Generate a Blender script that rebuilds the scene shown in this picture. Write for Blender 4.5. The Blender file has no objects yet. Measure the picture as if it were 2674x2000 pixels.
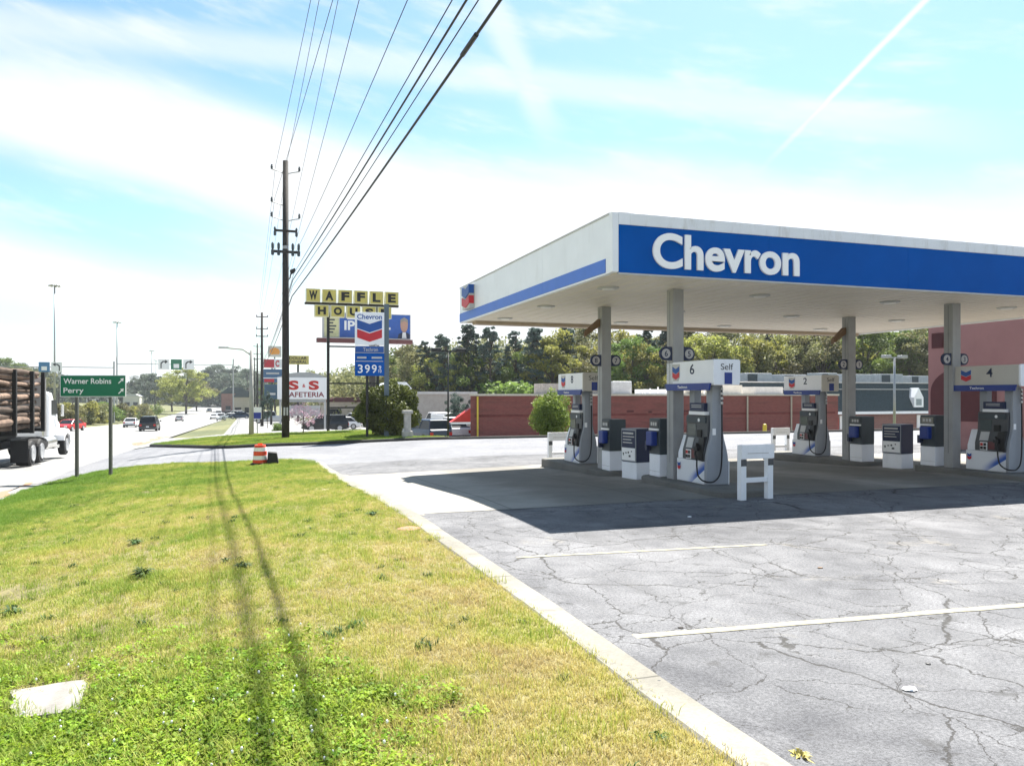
import bpy, math, random
import numpy as np
from mathutils import Vector, Matrix

# ------------------------------------------------------------------ camera, sky, sun, exposure
# World axes: +X = across the street (away from it), +Y = along the street, Z up. The forecourt is z = 0.
random.seed(7); np.random.seed(7)
scene = bpy.context.scene
COL = scene.collection
R = math.radians
cam = bpy.data.objects.new('camera', bpy.data.cameras.new('camera')); COL.objects.link(cam)
cam.location = (0, 0, 2.05); cam.rotation_euler = (R(90), 0, R(-19))
cam.data.sensor_width = 36; cam.data.lens = 27.02; cam.data.shift_y = 0.0113
cam.data.clip_end = 6000; cam.data.clip_start = 0.05
scene.camera = cam

SUN = Vector((.431, .496, 1.0)).normalized()
SUN_EL = math.asin(SUN.z); SUN_ROT = math.atan2(SUN.x, SUN.y)
sun = bpy.data.objects.new('sun', bpy.data.lights.new('sun', 'SUN')); COL.objects.link(sun)
sun.data.energy = 5.0; sun.data.angle = R(0.53); sun.data.color = (1.0, .955, .88)
sun.rotation_euler = SUN.to_track_quat('Z', 'Y').to_euler(); sun.location = (20, 20, 60)

world = bpy.data.worlds.new('World'); scene.world = world; world.use_nodes = True
def build_world():
    nt = world.node_tree; N = nt.nodes; L = nt.links; N.clear()
    out = N.new('ShaderNodeOutputWorld'); bg = N.new('ShaderNodeBackground'); L.new(bg.outputs[0], out.inputs[0])
    bg.inputs['Strength'].default_value = 0.060
    sky = N.new('ShaderNodeTexSky'); sky.sky_type = 'NISHITA'; sky.sun_disc = False
    sky.sun_elevation = SUN_EL; sky.sun_rotation = SUN_ROT
    sky.air_density = 1.0; sky.dust_density = .6; sky.ozone_density = 1.3
    tc = N.new('ShaderNodeTexCoord'); sep = N.new('ShaderNodeSeparateXYZ'); L.new(tc.outputs['Generated'], sep.inputs[0])
    def m(op, a, b=None, c=None, clamp=False):
        n = N.new('ShaderNodeMath'); n.operation = op; n.use_clamp = clamp
        for i, v in enumerate((a, b, c)):
            if v is None: continue
            if isinstance(v, (int, float)): n.inputs[i].default_value = v
            else: L.new(v, n.inputs[i])
        return n.outputs[0]
    def sstep(x, e0, e1):
        n = N.new('ShaderNodeMapRange'); n.interpolation_type = 'SMOOTHSTEP'
        L.new(x, n.inputs[0]); n.inputs[1].default_value = e0; n.inputs[2].default_value = e1
        return n.outputs[0]
    az = m('ARCTAN2', sep.outputs[0], sep.outputs[1]); el = m('ARCSINE', sep.outputs[2])
    def noise(sx, sy, sc, det, rough, off=0.0, tilt=0.0):
        cb = N.new('ShaderNodeCombineXYZ')
        ell = m('ADD', el, m('MULTIPLY', az, tilt))
        L.new(m('MULTIPLY_ADD', az, sx, off), cb.inputs[0]); L.new(m('MULTIPLY', ell, sy), cb.inputs[1])
        n = N.new('ShaderNodeTexNoise'); n.inputs['Scale'].default_value = sc; n.inputs['Detail'].default_value = det
        n.inputs['Roughness'].default_value = rough; L.new(cb.outputs[0], n.inputs['Vector']); return n.outputs[0]
    n1 = noise(1.0, 3.2, 2.6, 5, .55, 3.1, .18)
    n2 = noise(1.4, 6.0, 5.0, 6, .6, 9.7, .2)
    wob = m('MULTIPLY', m('SUBTRACT', n1, .5), .16)
    # upper blue field: above a slanting cloud edge that drops to the right
    edge = m('SUBTRACT', m('MULTIPLY_ADD', m('MINIMUM', m('MAXIMUM', az, -.5), .9), -.12, .312), m('MULTIPLY', wob, .8))
    up = sstep(m('SUBTRACT', el, edge), -.035, .06)
    # thin blue slots low in the left half of the view, slanting down to the right
    line = m('ADD', m('MULTIPLY_ADD', az, -.20, .172), m('MULTIPLY', wob, .35))
    d1 = m('ABSOLUTE', m('SUBTRACT', el, line))
    slot = m('MULTIPLY', m('SUBTRACT', 1.0, sstep(d1, .018, .075)), m('SUBTRACT', 1.0, sstep(az, -.12, .22)))
    line2 = m('MULTIPLY_ADD', az, -.1, .055)
    d2 = m('ABSOLUTE', m('SUBTRACT', el, line2))
    slot2 = m('MULTIPLY', m('MULTIPLY', m('SUBTRACT', 1.0, sstep(d2, .0, .05)), m('SUBTRACT', 1.0, sstep(az, -.1, .25))), .8)
    blue = m('MAXIMUM', up, m('MAXIMUM', slot, slot2))
    wisp = sstep(n2, .46, .74)
    blue = m('MULTIPLY', blue, m('MULTIPLY_ADD', wisp, -.5, 1.0))
    # vapour trails along great circles
    def trail(x0, y0, x1, y1, w0, w1, amount):
        th = R(19)
        def dirv(px, py):
            v = Vector(((px - 1106) / 1660, 1, (852 - py) / 1660))
            return Vector((v.x * math.cos(th) + v.y * math.sin(th), -v.x * math.sin(th) + v.y * math.cos(th), v.z)).normalized()
        a, b = dirv(x0, y0), dirv(x1, y1); n = a.cross(b).normalized(); t = (b - a).normalized()
        def dot(v):
            d = N.new('ShaderNodeVectorMath'); d.operation = 'DOT_PRODUCT'; L.new(tc.outputs['Generated'], d.inputs[0]); d.inputs[1].default_value = v
            return d.outputs['Value']
        dist = m('ABSOLUTE', m('ADD', dot(n), m('MULTIPLY', m('SUBTRACT', n2, .5), w1 * .6)))
        along = m('DIVIDE', m('SUBTRACT', dot(t), a.dot(t)), (b - a).length)
        core = m('SUBTRACT', 1.0, sstep(dist, w0, w1))
        fade = m('SUBTRACT', 1.0, sstep(along, .55, 1.05))
        front = m('GREATER_THAN', sep.outputs[1], 0.0)
        return m('MULTIPLY', m('MULTIPLY', core, fade), m('MULTIPLY', front, amount))
    tr = m('MAXIMUM', trail(2000, 0, 1640, 370, .0005, .0052, .85), trail(1065, 20, 1210, 330, .004, .028, .55))
    tr = m('MAXIMUM', tr, trail(1330, 195, 2250, 300, .004, .03, .5))
    blue = m('MULTIPLY', blue, m('SUBTRACT', 1.0, tr))
    mix = N.new('ShaderNodeMix'); mix.data_type = 'RGBA'
    L.new(blue, mix.inputs[0]); mix.inputs[6].default_value = (5.6, 5.75, 5.9, 1); 
    br = N.new('ShaderNodeMix'); br.data_type = 'RGBA'; br.blend_type = 'MULTIPLY'; br.inputs[0].default_value = 1
    L.new(sky.outputs[0], br.inputs[6]); br.inputs[7].default_value = (.92, 1.10, 1.05, 1)
    L.new(br.outputs[2], mix.inputs[7]); L.new(mix.outputs[2], bg.inputs['Color'])
build_world()
vs = scene.view_settings
vs.view_transform = 'Standard'; vs.look = 'None'; vs.exposure = 1.68; vs.gamma = 1; vs.use_curve_mapping = False
scene.cycles.max_bounces = 8; scene.cycles.diffuse_bounces = 5; scene.cycles.transparent_max_bounces = 12
scene.cycles.use_denoising = True

# ------------------------------------------------------------------ survey: pixel of the photograph + depth -> place
TH = R(19); CT, ST = math.cos(TH), math.sin(TH); FOC = 1660.; HZ = 852.; CH = 2.05
def cl(v, a, b): return max(a, min(b, v))
def sm(t): t = cl(t, 0, 1); return t * t * (3 - 2 * t)
def zroad(a):
    if a < 35: return -.9
    return -.9 - .0215 * (min(a, 215) - 35)
def zlot(r, a): return -.03 * cl(a - 15, 0, 12) - .025 * cl(9 - r, 0, 7) * cl((a - 12) / 8, 0, 1)
def zl(r, a):
    st = 40.3 + 18 * sm((9 - r) / 3)
    z = zlot(r, min(a, 40))
    if a > st: z += (-1.5 - .8 * sm((r - 35) / 12) - z) * sm((a - st) / 9)
    if a > 50: z -= .012 * min(a - 50, 230)
    return z
def road_shift(a): return -35 * (max(0, a - 200) / 770) ** 2
def terr(r, a):
    zr = zroad(a)
    if r >= 2.7: return zl(r, a)
    if r <= -6.5:
        if r < -23.5: return zr + .05 * min(-23.5 - r, 40) * sm((-23.5 - r) / 4)
        return zr
    t = (r + 6.5) / 9.2; s = 1 - (1 - t) ** 2.0
    return zr + (zl(2.7, a) - zr) * s + .22 * math.exp(-((r - .2) / 2.0) ** 2) * sm((16 - a) / 10)
def ray(x, y, D):
    X = (x - 1106) / FOC * D
    return X * CT + D * ST, -X * ST + D * CT, CH - (y - HZ) / FOC * D
def at(x, D):
    r, a, _ = ray(x, 0, D); return r, a, terr(r, a)
def hz(y, D): return CH - (y - HZ) / FOC * D

# ------------------------------------------------------------------ materials
MATS = {}
def nodes(name):
    mt = bpy.data.materials.new(name); mt.use_nodes = True; nt = mt.node_tree
    return mt, nt, nt.nodes['Principled BSDF']
def pos(nt):
    g = nt.nodes.new('ShaderNodeNewGeometry'); return g.outputs['Position']
def tnoise(nt, vec, scale, detail=4, rough=.55, dist=0.0):
    n = nt.nodes.new('ShaderNodeTexNoise'); n.inputs['Scale'].default_value = scale; n.inputs['Detail'].default_value = detail
    n.inputs['Roughness'].default_value = rough; n.inputs['Distortion'].default_value = dist
    nt.links.new(vec, n.inputs['Vector']); return n.outputs[0]
def ramp(nt, fac, stops):
    n = nt.nodes.new('ShaderNodeValToRGB'); e = n.color_ramp.elements
    e[0].position, e[0].color = stops[0][0], (*stops[0][1], 1); e[1].position, e[1].color = stops[-1][0], (*stops[-1][1], 1)
    for p, c in stops[1:-1]:
        k = e.new(p); k.color = (*c, 1)
    nt.links.new(fac, n.inputs[0]); return n.outputs[0]
def mixc(nt, fac, a, b, blend='MIX'):
    n = nt.nodes.new('ShaderNodeMix'); n.data_type = 'RGBA'; n.blend_type = blend
    for i, v in ((0, fac), (6, a), (7, b)):
        if isinstance(v, (int, float)): n.inputs[i].default_value = v
        elif isinstance(v, tuple): n.inputs[i].default_value = (*v, 1)
        else: nt.links.new(v, n.inputs[i])
    return n.outputs[2]
def mth(nt, op, a, b=0.0, clamp=False):
    n = nt.nodes.new('ShaderNodeMath'); n.operation = op; n.use_clamp = clamp
    for i, v in ((0, a), (1, b)):
        if isinstance(v, (int, float)): n.inputs[i].default_value = v
        else: nt.links.new(v, n.inputs[i])
    return n.outputs[0]
def bump(nt, bs, h, strength, dist=.01):
    b = nt.nodes.new('ShaderNodeBump'); b.inputs['Strength'].default_value = strength; b.inputs['Distance'].default_value = dist
    nt.links.new(h, b.inputs['Height']); nt.links.new(b.outputs[0], bs.inputs['Normal'])
def scalev(nt, vec, s):
    n = nt.nodes.new('ShaderNodeVectorMath'); n.operation = 'MULTIPLY'; nt.links.new(vec, n.inputs[0]); n.inputs[1].default_value = s
    return n.outputs[0]
def sstep(nt, x, e0, e1):
    n = nt.nodes.new('ShaderNodeMapRange'); n.interpolation_type = 'SMOOTHSTEP'
    nt.links.new(x, n.inputs[0]); n.inputs[1].default_value = e0; n.inputs[2].default_value = e1
    return n.outputs[0]
def mat(name, col, rough=.6, metal=0., var=.12, vscale=3., dirt=0., dirtcol=(.16, .14, .11), spec=.4):
    """plain painted / moulded surface with uneven tone and a little grime"""
    if name in MATS: return MATS[name]
    mt, nt, bs = nodes(name); p = pos(nt)
    f = tnoise(nt, p, vscale, 5, .6)
    c = ramp(nt, f, [(.25, tuple(x * (1 - var) for x in col)), (.75, tuple(min(1, x * (1 + var)) for x in col))])
    if dirt:
        st = tnoise(nt, scalev(nt, p, (2.2, 2.2, .5)), 2.3, 6, .65)
        c = mixc(nt, mth(nt, 'MULTIPLY', sstep(nt, st, .48, .8), dirt), c, dirtcol)
    nt.links.new(c, bs.inputs['Base Color'])
    bs.inputs['Roughness'].default_value = rough; bs.inputs['Metallic'].default_value = metal
    bs.inputs['Specular IOR Level'].default_value = spec
    MATS[name] = mt; return mt
def leafmat(name, c0, c1, trans=.35, scale=.5):
    if name in MATS: return MATS[name]
    mt, nt, bs = nodes(name); p = pos(nt)
    oi = nt.nodes.new('ShaderNodeObjectInfo')
    f = tnoise(nt, p, scale, 4, .7)
    f2 = tnoise(nt, p, scale * 9, 2, .6)
    f = mth(nt, 'ADD', mth(nt, 'MULTIPLY', f, .65), mth(nt, 'MULTIPLY', f2, .35))
    c = ramp(nt, f, [(.34, c0), (.66, c1)])
    hs = nt.nodes.new('ShaderNodeHueSaturation'); nt.links.new(c, hs.inputs['Color'])
    nt.links.new(mth(nt, 'ADD', mth(nt, 'MULTIPLY', oi.outputs['Random'], .5), .78), hs.inputs['Value'])
    nt.links.new(mth(nt, 'ADD', mth(nt, 'MULTIPLY', oi.outputs['Random'], .035), .483), hs.inputs['Hue'])
    nt.links.new(hs.outputs[0], bs.inputs['Base Color']); bs.inputs['Roughness'].default_value = .6
    bs.inputs['Specular IOR Level'].default_value = .25
    tr = nt.nodes.new('ShaderNodeBsdfTranslucent'); nt.links.new(hs.outputs[0], tr.inputs['Color'])
    mx = nt.nodes.new('ShaderNodeMixShader'); mx.inputs[0].default_value = trans
    nt.links.new(bs.outputs[0], mx.inputs[1]); nt.links.new(tr.outputs[0], mx.inputs[2])
    nt.links.new(mx.outputs[0], nt.nodes['Material Output'].inputs['Surface'])
    MATS[name] = mt; return mt
def asphalt(name, dark, light, cracks=True, warm=.0, oil=False):
    mt, nt, bs = nodes(name); p = pos(nt)
    big = tnoise(nt, p, .35, 6, .62, .4); mid = tnoise(nt, p, 2.2, 6, .6); fine = tnoise(nt, p, 38, 3, .75); grit = tnoise(nt, p, 120, 2, .8)
    f = mth(nt, 'ADD', mth(nt, 'MULTIPLY', big, .6), mth(nt, 'MULTIPLY', mid, .4))
    c = ramp(nt, f, [(.36, dark), (.52, tuple((x + y) / 2 for x, y in zip(dark, light))), (.66, light)])
    c = mixc(nt, .55, c, ramp(nt, mth(nt, 'ADD', mth(nt, 'MULTIPLY', fine, .5), mth(nt, 'MULTIPLY', grit, .5)), [(.38, (.0, .0, .0)), (.62, (1.75, 1.75, 1.75))]), 'MULTIPLY')
    sand = tnoise(nt, p, .8, 5, .7, .6)
    c = mixc(nt, mth(nt, 'MULTIPLY', sstep(nt, sand, .6, .78), .5 + warm), c, (.34, .31, .25))
    if oil:   # drips where cars stand, and faint tyre-polished streaks along the lot
        o1 = tnoise(nt, p, 1.9, 4, .6); o2 = tnoise(nt, scalev(nt, p, (.9, .16, 0)), 2.0, 3, .55)
        c = mixc(nt, mth(nt, 'MULTIPLY', sstep(nt, o1, .62, .72), .55), c, (.045, .044, .043)); c = mixc(nt, mth(nt, 'MULTIPLY', sstep(nt, o2, .56, .70), .35), c, (.09, .09, .093))
        vs_ = nt.nodes.new('ShaderNodeTexVoronoi'); vs_.inputs['Scale'].default_value = 2.6; nt.links.new(p, vs_.inputs['Vector'])
        c = mixc(nt, mth(nt, 'MULTIPLY', mth(nt, 'SUBTRACT', 1.0, sstep(nt, vs_.outputs['Distance'], .02, .06)), .6), c, (.05, .048, .045))
    h = mth(nt, 'ADD', fine, mth(nt, 'MULTIPLY', grit, .6))
    if cracks:
        wn = nt.nodes.new('ShaderNodeTexNoise'); wn.inputs['Scale'].default_value = 1.6; wn.inputs['Detail'].default_value = 6; wn.inputs['Roughness'].default_value = .65
        nt.links.new(p, wn.inputs['Vector'])
        wv = nt.nodes.new('ShaderNodeVectorMath'); wv.operation = 'MULTIPLY_ADD'; nt.links.new(wn.outputs['Color'], wv.inputs[0])
        wv.inputs[1].default_value = (.55, .55, 0); nt.links.new(p, wv.inputs[2])
        def crack(scale, w0, w1, gate, g0, g1):
            v = nt.nodes.new('ShaderNodeTexVoronoi'); v.feature = 'DISTANCE_TO_EDGE'; v.inputs['Scale'].default_value = scale
            nt.links.new(scalev(nt, wv.outputs[0], (1, 1, 0)), v.inputs['Vector'])
            ln = mth(nt, 'SUBTRACT', 1.0, sstep(nt, v.outputs['Distance'], w0, w1))
            return mth(nt, 'MULTIPLY', ln, sstep(nt, gate, g0, g1))
        gate = tnoise(nt, p, .55, 3, .5, .2); gate2 = tnoise(nt, p, 1.3, 4, .6)
        k = mth(nt, 'MAXIMUM', crack(.55, .0015, .0065, gate, .30, .42), mth(nt, 'MAXIMUM', crack(1.2, .002, .008, gate2, .46, .56), crack(.85, .0015, .006, gate2, .36, .46)))
        c = mixc(nt, mth(nt, 'MULTIPLY', k, .85), c, (.035, .033, .03))
        h = mth(nt, 'SUBTRACT', h, mth(nt, 'MULTIPLY', k, 3.0))
    nt.links.new(c, bs.inputs['Base Color']); bs.inputs['Roughness'].default_value = .88; bs.inputs['Specular IOR Level'].default_value = .25
    bump(nt, bs, h, .5, .006); MATS[name] = mt; return mt
def concrete(name, c0, c1, stain=.3, joint=None, shade_lanes=False):
    mt, nt, bs = nodes(name); p = pos(nt)
    f = tnoise(nt, p, .8, 7, .65, .3); g = tnoise(nt, p, 40, 3, .7)
    c = ramp(nt, f, [(.3, c0), (.7, c1)])
    c = mixc(nt, .35, c, ramp(nt, g, [(.3, (.55, .55, .55)), (.7, (1.2, 1.2, 1.2))]), 'MULTIPLY')
    s = tnoise(nt, p, 1.7, 6, .7, .8)
    c = mixc(nt, mth(nt, 'MULTIPLY', sstep(nt, s, .55, .75), stain), c, (.09, .08, .07))
    if shade_lanes:   # bands beside the pump islands painted darker to deepen the canopy's shade
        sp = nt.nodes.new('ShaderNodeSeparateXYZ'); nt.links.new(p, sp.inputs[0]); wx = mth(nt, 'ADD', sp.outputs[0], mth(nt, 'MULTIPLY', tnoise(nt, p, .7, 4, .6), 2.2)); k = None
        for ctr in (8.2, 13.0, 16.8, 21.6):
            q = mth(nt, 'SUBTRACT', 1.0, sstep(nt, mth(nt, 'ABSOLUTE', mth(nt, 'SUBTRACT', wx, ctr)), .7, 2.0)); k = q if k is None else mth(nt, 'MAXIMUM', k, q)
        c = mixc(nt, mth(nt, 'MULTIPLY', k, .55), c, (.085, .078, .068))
    if joint:
        sp = nt.nodes.new('ShaderNodeSeparateXYZ'); nt.links.new(p, sp.inputs[0]); k = None
        for i, d in enumerate(joint):
            if not d: continue
            q = mth(nt, 'ABSOLUTE', mth(nt, 'SUBTRACT', mth(nt, 'FRACT', mth(nt, 'DIVIDE', sp.outputs[i], d)), .5))
            q = mth(nt, 'LESS_THAN', q, .009 / d * 1.2); k = q if k is None else mth(nt, 'MAXIMUM', k, q)
        c = mixc(nt, mth(nt, 'MULTIPLY', k, .7), c, (.05, .047, .04))
    nt.links.new(c, bs.inputs['Base Color']); bs.inputs['Roughness'].default_value = .85; bs.inputs['Specular IOR Level'].default_value = .25
    bump(nt, bs, g, .3, .004); MATS[name] = mt; return mt
def brickmat(name, c0, c1, mortar, bw=.23, bh=.085):
    mt, nt, bs = nodes(name); p = pos(nt)
    sp = nt.nodes.new('ShaderNodeSeparateXYZ'); nt.links.new(p, sp.inputs[0])
    cb = nt.nodes.new('ShaderNodeCombineXYZ'); nt.links.new(mth(nt, 'ADD', sp.outputs[0], sp.outputs[1]), cb.inputs[0]); nt.links.new(sp.outputs[2], cb.inputs[1])
    b = nt.nodes.new('ShaderNodeTexBrick'); nt.links.new(cb.outputs[0], b.inputs['Vector'])
    b.inputs['Scale'].default_value = 1; b.inputs['Brick Width'].default_value = bw; b.inputs['Row Height'].default_value = bh
    b.inputs['Mortar Size'].default_value = .012; b.inputs['Color1'].default_value = (*c0, 1); b.inputs['Color2'].default_value = (*c1, 1); b.inputs['Mortar'].default_value = (*mortar, 1)
    st = tnoise(nt, scalev(nt, p, (.25, .25, 2.5)), 1.2, 6, .7)
    c = mixc(nt, mth(nt, 'MULTIPLY', sstep(nt, st, .5, .75), .55), b.outputs['Color'], (.05, .035, .03))
    wl = tnoise(nt, scalev(nt, p, (.12, .12, .3)), 1.0, 4, .6)
    c = mixc(nt, mth(nt, 'MULTIPLY', sstep(nt, wl, .52, .7), .25), c, (.35, .2, .16))
    nt.links.new(c, bs.inputs['Base Color']); bs.inputs['Roughness'].default_value = .85
    bump(nt, bs, b.outputs['Fac'], .4, -.01); MATS[name] = mt; return mt

mat('patch', (.055, .056, .062), .9, var=.3, vscale=20)
asphalt('lot', (.082, .083, .090), (.205, .206, .214), True, 0., True)
asphalt('drive', (.145, .148, .162), (.225, .228, .238), cracks=False)
asphalt('road', (.21, .21, .208), (.30, .295, .285), cracks=False, warm=.2)
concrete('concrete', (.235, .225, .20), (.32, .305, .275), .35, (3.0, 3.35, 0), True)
concrete('kerbstone', (.15, .142, .12), (.31, .295, .25), .65, (0, 3.05, 0))
concrete('slab', (.22, .205, .18), (.38, .36, .33), .35)
concrete('shadekerb', (.035, .035, .033), (.07, .068, .06), .4)  # near-black concrete: the shadow on the kerb face is put into its colour
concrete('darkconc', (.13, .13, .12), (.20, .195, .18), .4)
brickmat('brick', (.21, .04, .038), (.26, .058, .05), (.19, .10, .09))
brickmat('brick2', (.22, .07, .055), (.28, .1, .075), (.28, .24, .22))
def grassmat(name, bias):
    """blades and thatch: straw to green by place; bias pushes towards green"""
    mt, nt, bs = nodes(name); p = pos(nt)
    n1 = tnoise(nt, p, .55, 5, .6, .5); n2 = tnoise(nt, p, 3.5, 3, .6); n3 = tnoise(nt, p, 45, 2, .6)
    sp = nt.nodes.new('ShaderNodeSeparateXYZ'); nt.links.new(p, sp.inputs[0])
    road = mth(nt, 'SUBTRACT', 1.0, sstep(nt, sp.outputs[0], -5.6, -2.6)); far = sstep(nt, sp.outputs[1], 14.0, 27.0)
    far = mth(nt, 'MULTIPLY', far, .06); road = mth(nt, 'MULTIPLY', road, .15)
    f = mth(nt, 'ADD', mth(nt, 'ADD', mth(nt, 'MULTIPLY', n1, .75), mth(nt, 'MULTIPLY', n2, .30)), mth(nt, 'MULTIPLY', n3, .30))
    f = mth(nt, 'SUBTRACT', f, .075)
    dry = mth(nt, 'MULTIPLY', mth(nt, 'MULTIPLY', sstep(nt, sp.outputs[0], .4, 2.0), mth(nt, 'SUBTRACT', 1.0, sstep(nt, sp.outputs[1], 6.0, 13.0))), -.10)
    f = mth(nt, 'ADD', f, mth(nt, 'ADD', mth(nt, 'ADD', mth(nt, 'ADD', road, far), dry), bias))
    c = ramp(nt, f, [(.34, (.30, .225, .115)), (.44, (.51, .415, .19)), (.54, (.54, .48, .165)), (.64, (.42, .44, .10)), (.78, (.26, .345, .06)), (.92, (.15, .265, .035))])
    nt.links.new(c, bs.inputs['Base Color']); bs.inputs['Roughness'].default_value = .7; bs.inputs['Specular IOR Level'].default_value = .2
    tr = nt.nodes.new('ShaderNodeBsdfTranslucent'); nt.links.new(c, tr.inputs['Color'])
    mx = nt.nodes.new('ShaderNodeMixShader'); mx.inputs[0].default_value = .3
    nt.links.new(bs.outputs[0], mx.inputs[1]); nt.links.new(tr.outputs[0], mx.inputs[2])
    nt.links.new(mx.outputs[0], nt.nodes['Material Output'].inputs['Surface'])
    MATS[name] = mt; return mt
grassmat('grass', 0.0); grassmat('grass_green', .13)
def thatch():
    mt, nt, bs = nodes('thatch'); p = pos(nt)
    f = mth(nt, 'ADD', mth(nt, 'MULTIPLY', tnoise(nt, p, .6, 5, .6), .5), mth(nt, 'MULTIPLY', tnoise(nt, p, 30, 4, .7), .5))
    c = ramp(nt, f, [(.35, (.08, .068, .03)), (.5, (.18, .155, .065)), (.65, (.27, .23, .10))])
    nt.links.new(c, bs.inputs['Base Color']); bs.inputs['Roughness'].default_value = .95; MATS['thatch'] = mt
    bump(nt, bs, f, .8, .02)
thatch()
def fieldmat():
    mt, nt, bs = nodes('field'); p = pos(nt)
    f = mth(nt, 'ADD', mth(nt, 'MULTIPLY', tnoise(nt, p, .06, 6, .65), .6), mth(nt, 'MULTIPLY', tnoise(nt, p, 1.5, 4, .7), .4))
    c = ramp(nt, f, [(.35, (.055, .07, .022)), (.5, (.11, .115, .04)), (.65, (.19, .175, .08))])
    nt.links.new(c, bs.inputs['Base Color']); bs.inputs['Roughness'].default_value = .95; MATS['field'] = mt
fieldmat()
W = mat('white_paint', (.84, .86, .88), .45, var=.05, dirt=.12)
mat('white_panel', (.85, .87, .91), .38, var=.05, vscale=1.5, dirt=.14, dirtcol=(.45, .44, .42))
mat('cream', (.62, .60, .54), .6, dirt=.2); mat('soffit', (.78, .72, .63), .55, var=.05, vscale=.7, dirt=.18, dirtcol=(.4, .33, .25))
mat('sign_blue', (.0, .085, .38), .6, var=.12, vscale=.8, spec=.08); mat('stripe_blue', (.05, .17, .62), .45, var=.06); mat('deep_blue', (.012, .04, .24), .4)
mat('navy', (.015, .025, .07), .45); mat('slate_grey', (.05, .065, .075), .5, var=.15); mat('head_grey', (.075, .08, .085), .5, var=.15)
mat('tower_grey', (.30, .32, .35), .5, var=.06); mat('column_grey', (.33, .335, .34), .5, var=.08, dirt=.25); mat('light_grey', (.5, .5, .49), .5)
mat('black', (.012, .012, .013), .5); mat('rubber', (.018, .018, .019), .75); mat('steel', (.45, .45, .46), .35, .8)
mat('red', (.50, .025, .02), .45); mat('logo_red', (.55, .02, .035), .45); mat('logo_blue', (.01, .08, .33), .45); mat('screen', (.08, .1, .1), .15)
mat('lens', (.85, .84, .80), .4); mat('wood', (.032, .028, .025), .85, var=.3, vscale=8); mat('yellow', (.68, .50, .06), .5, dirt=.1, var=.1)
mat('sign_yellow', (.62, .52, .14), .5, var=.1, dirt=.15); mat('orange', (.80, .075, .02), .5); mat('green_sign', (.0, .16, .075), .45, var=.06); mat('white', (.88, .88, .88), .5, var=.02)
mat('bronze', (.035, .028, .024), .6); mat('brown', (.18, .11, .06), .7); mat('pink', (.30, .15, .145), .85, var=.08, vscale=1.2, dirt=.1); mat('maroon', (.085, .022, .024), .8)
mat('slate_roof', (.035, .05, .055), .7, var=.35, vscale=6); mat('grey_wall', (.36, .34, .31), .8, dirt=.15); mat('roof_metal', (.42, .44, .46), .5, .3, var=.15); mat('tan', (.45, .40, .33), .8)
mat('bark', (.10, .08, .065), .9, var=.3, vscale=12); mat('log_bark', (.145, .098, .07), .9, var=.6, vscale=3, dirt=.7, dirtcol=(.07, .04, .03)); 
def vary(name, lo, hi):
    nt = MATS[name].node_tree; bs = nt.nodes['Principled BSDF']; src = bs.inputs['Base Color'].links[0].from_socket; oi = nt.nodes.new('ShaderNodeObjectInfo')
    v = mth(nt, 'ADD', mth(nt, 'MULTIPLY', oi.outputs['Random'], hi - lo), lo); hs = nt.nodes.new('ShaderNodeHueSaturation'); nt.links.new(src, hs.inputs['Color']); nt.links.new(v, hs.inputs['Value']); nt.links.new(hs.outputs[0], bs.inputs['Base Color'])
vary('log_bark', .35, 1.5)
mat('log_end', (.36, .23, .125), .8, var=.25, vscale=9)
mat('glass', (.015, .018, .022), .3, spec=.2); mat('chrome', (.7, .7, .7), .2, .9); mat('car_white', (.75, .76, .78), .25, var=.02); mat('car_black', (.02, .022, .026), .22); mat('car_blue', (.03, .05, .09), .25)
mat('car_red', (.40, .02, .02), .25); mat('car_silver', (.45, .46, .48), .3, .4); mat('tail', (.45, .01, .01), .3); mat('stone', (.42, .41, .38), .85, var=.25, vscale=6)
mat('lane_white', (.66, .65, .62), .8, var=.15, dirt=.3); mat('lane_yellow', (.28, .26, .19), .85, var=.3, vscale=14, dirt=1.0, dirtcol=(.19, .19, .195)); mat('skin', (.50, .30, .23), .6); mat('clay', (.30, .17, .11), .95, var=.2)
mat('galv', (.36, .37, .38), .45, .5); mat('conc_pole', (.40, .39, .36), .85); mat('blossom_twig', (.09, .065, .06), .9)
leafmat('leaf_yellow', (0.1250, 0.1375, 0.0312), (0.4000, 0.3875, 0.1000), .42); leafmat('leaf_green', (0.0653, 0.1087, 0.0261), (0.2175, 0.2900, 0.0653), .35)
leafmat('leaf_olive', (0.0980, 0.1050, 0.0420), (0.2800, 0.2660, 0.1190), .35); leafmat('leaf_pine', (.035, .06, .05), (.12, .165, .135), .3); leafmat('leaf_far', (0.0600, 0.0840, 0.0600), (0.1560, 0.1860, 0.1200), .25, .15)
leafmat('leaf_bush', (.018, .034, .008), (.19, .235, .035), .15, 1.5); leafmat('leaf_shrub', (0.0550, 0.1100, 0.0165), (0.2970, 0.3740, 0.0770), .35, 2.); leafmat('blossom', (.55, .28, .38), (.80, .60, .68), .3, 2.); leafmat('clover', (.05, .13, .006), (.38, .50, .03), .42, 5.); leafmat('weed', (.03, .07, .02), (.09, .15, .04), .3, 8.)

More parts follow.
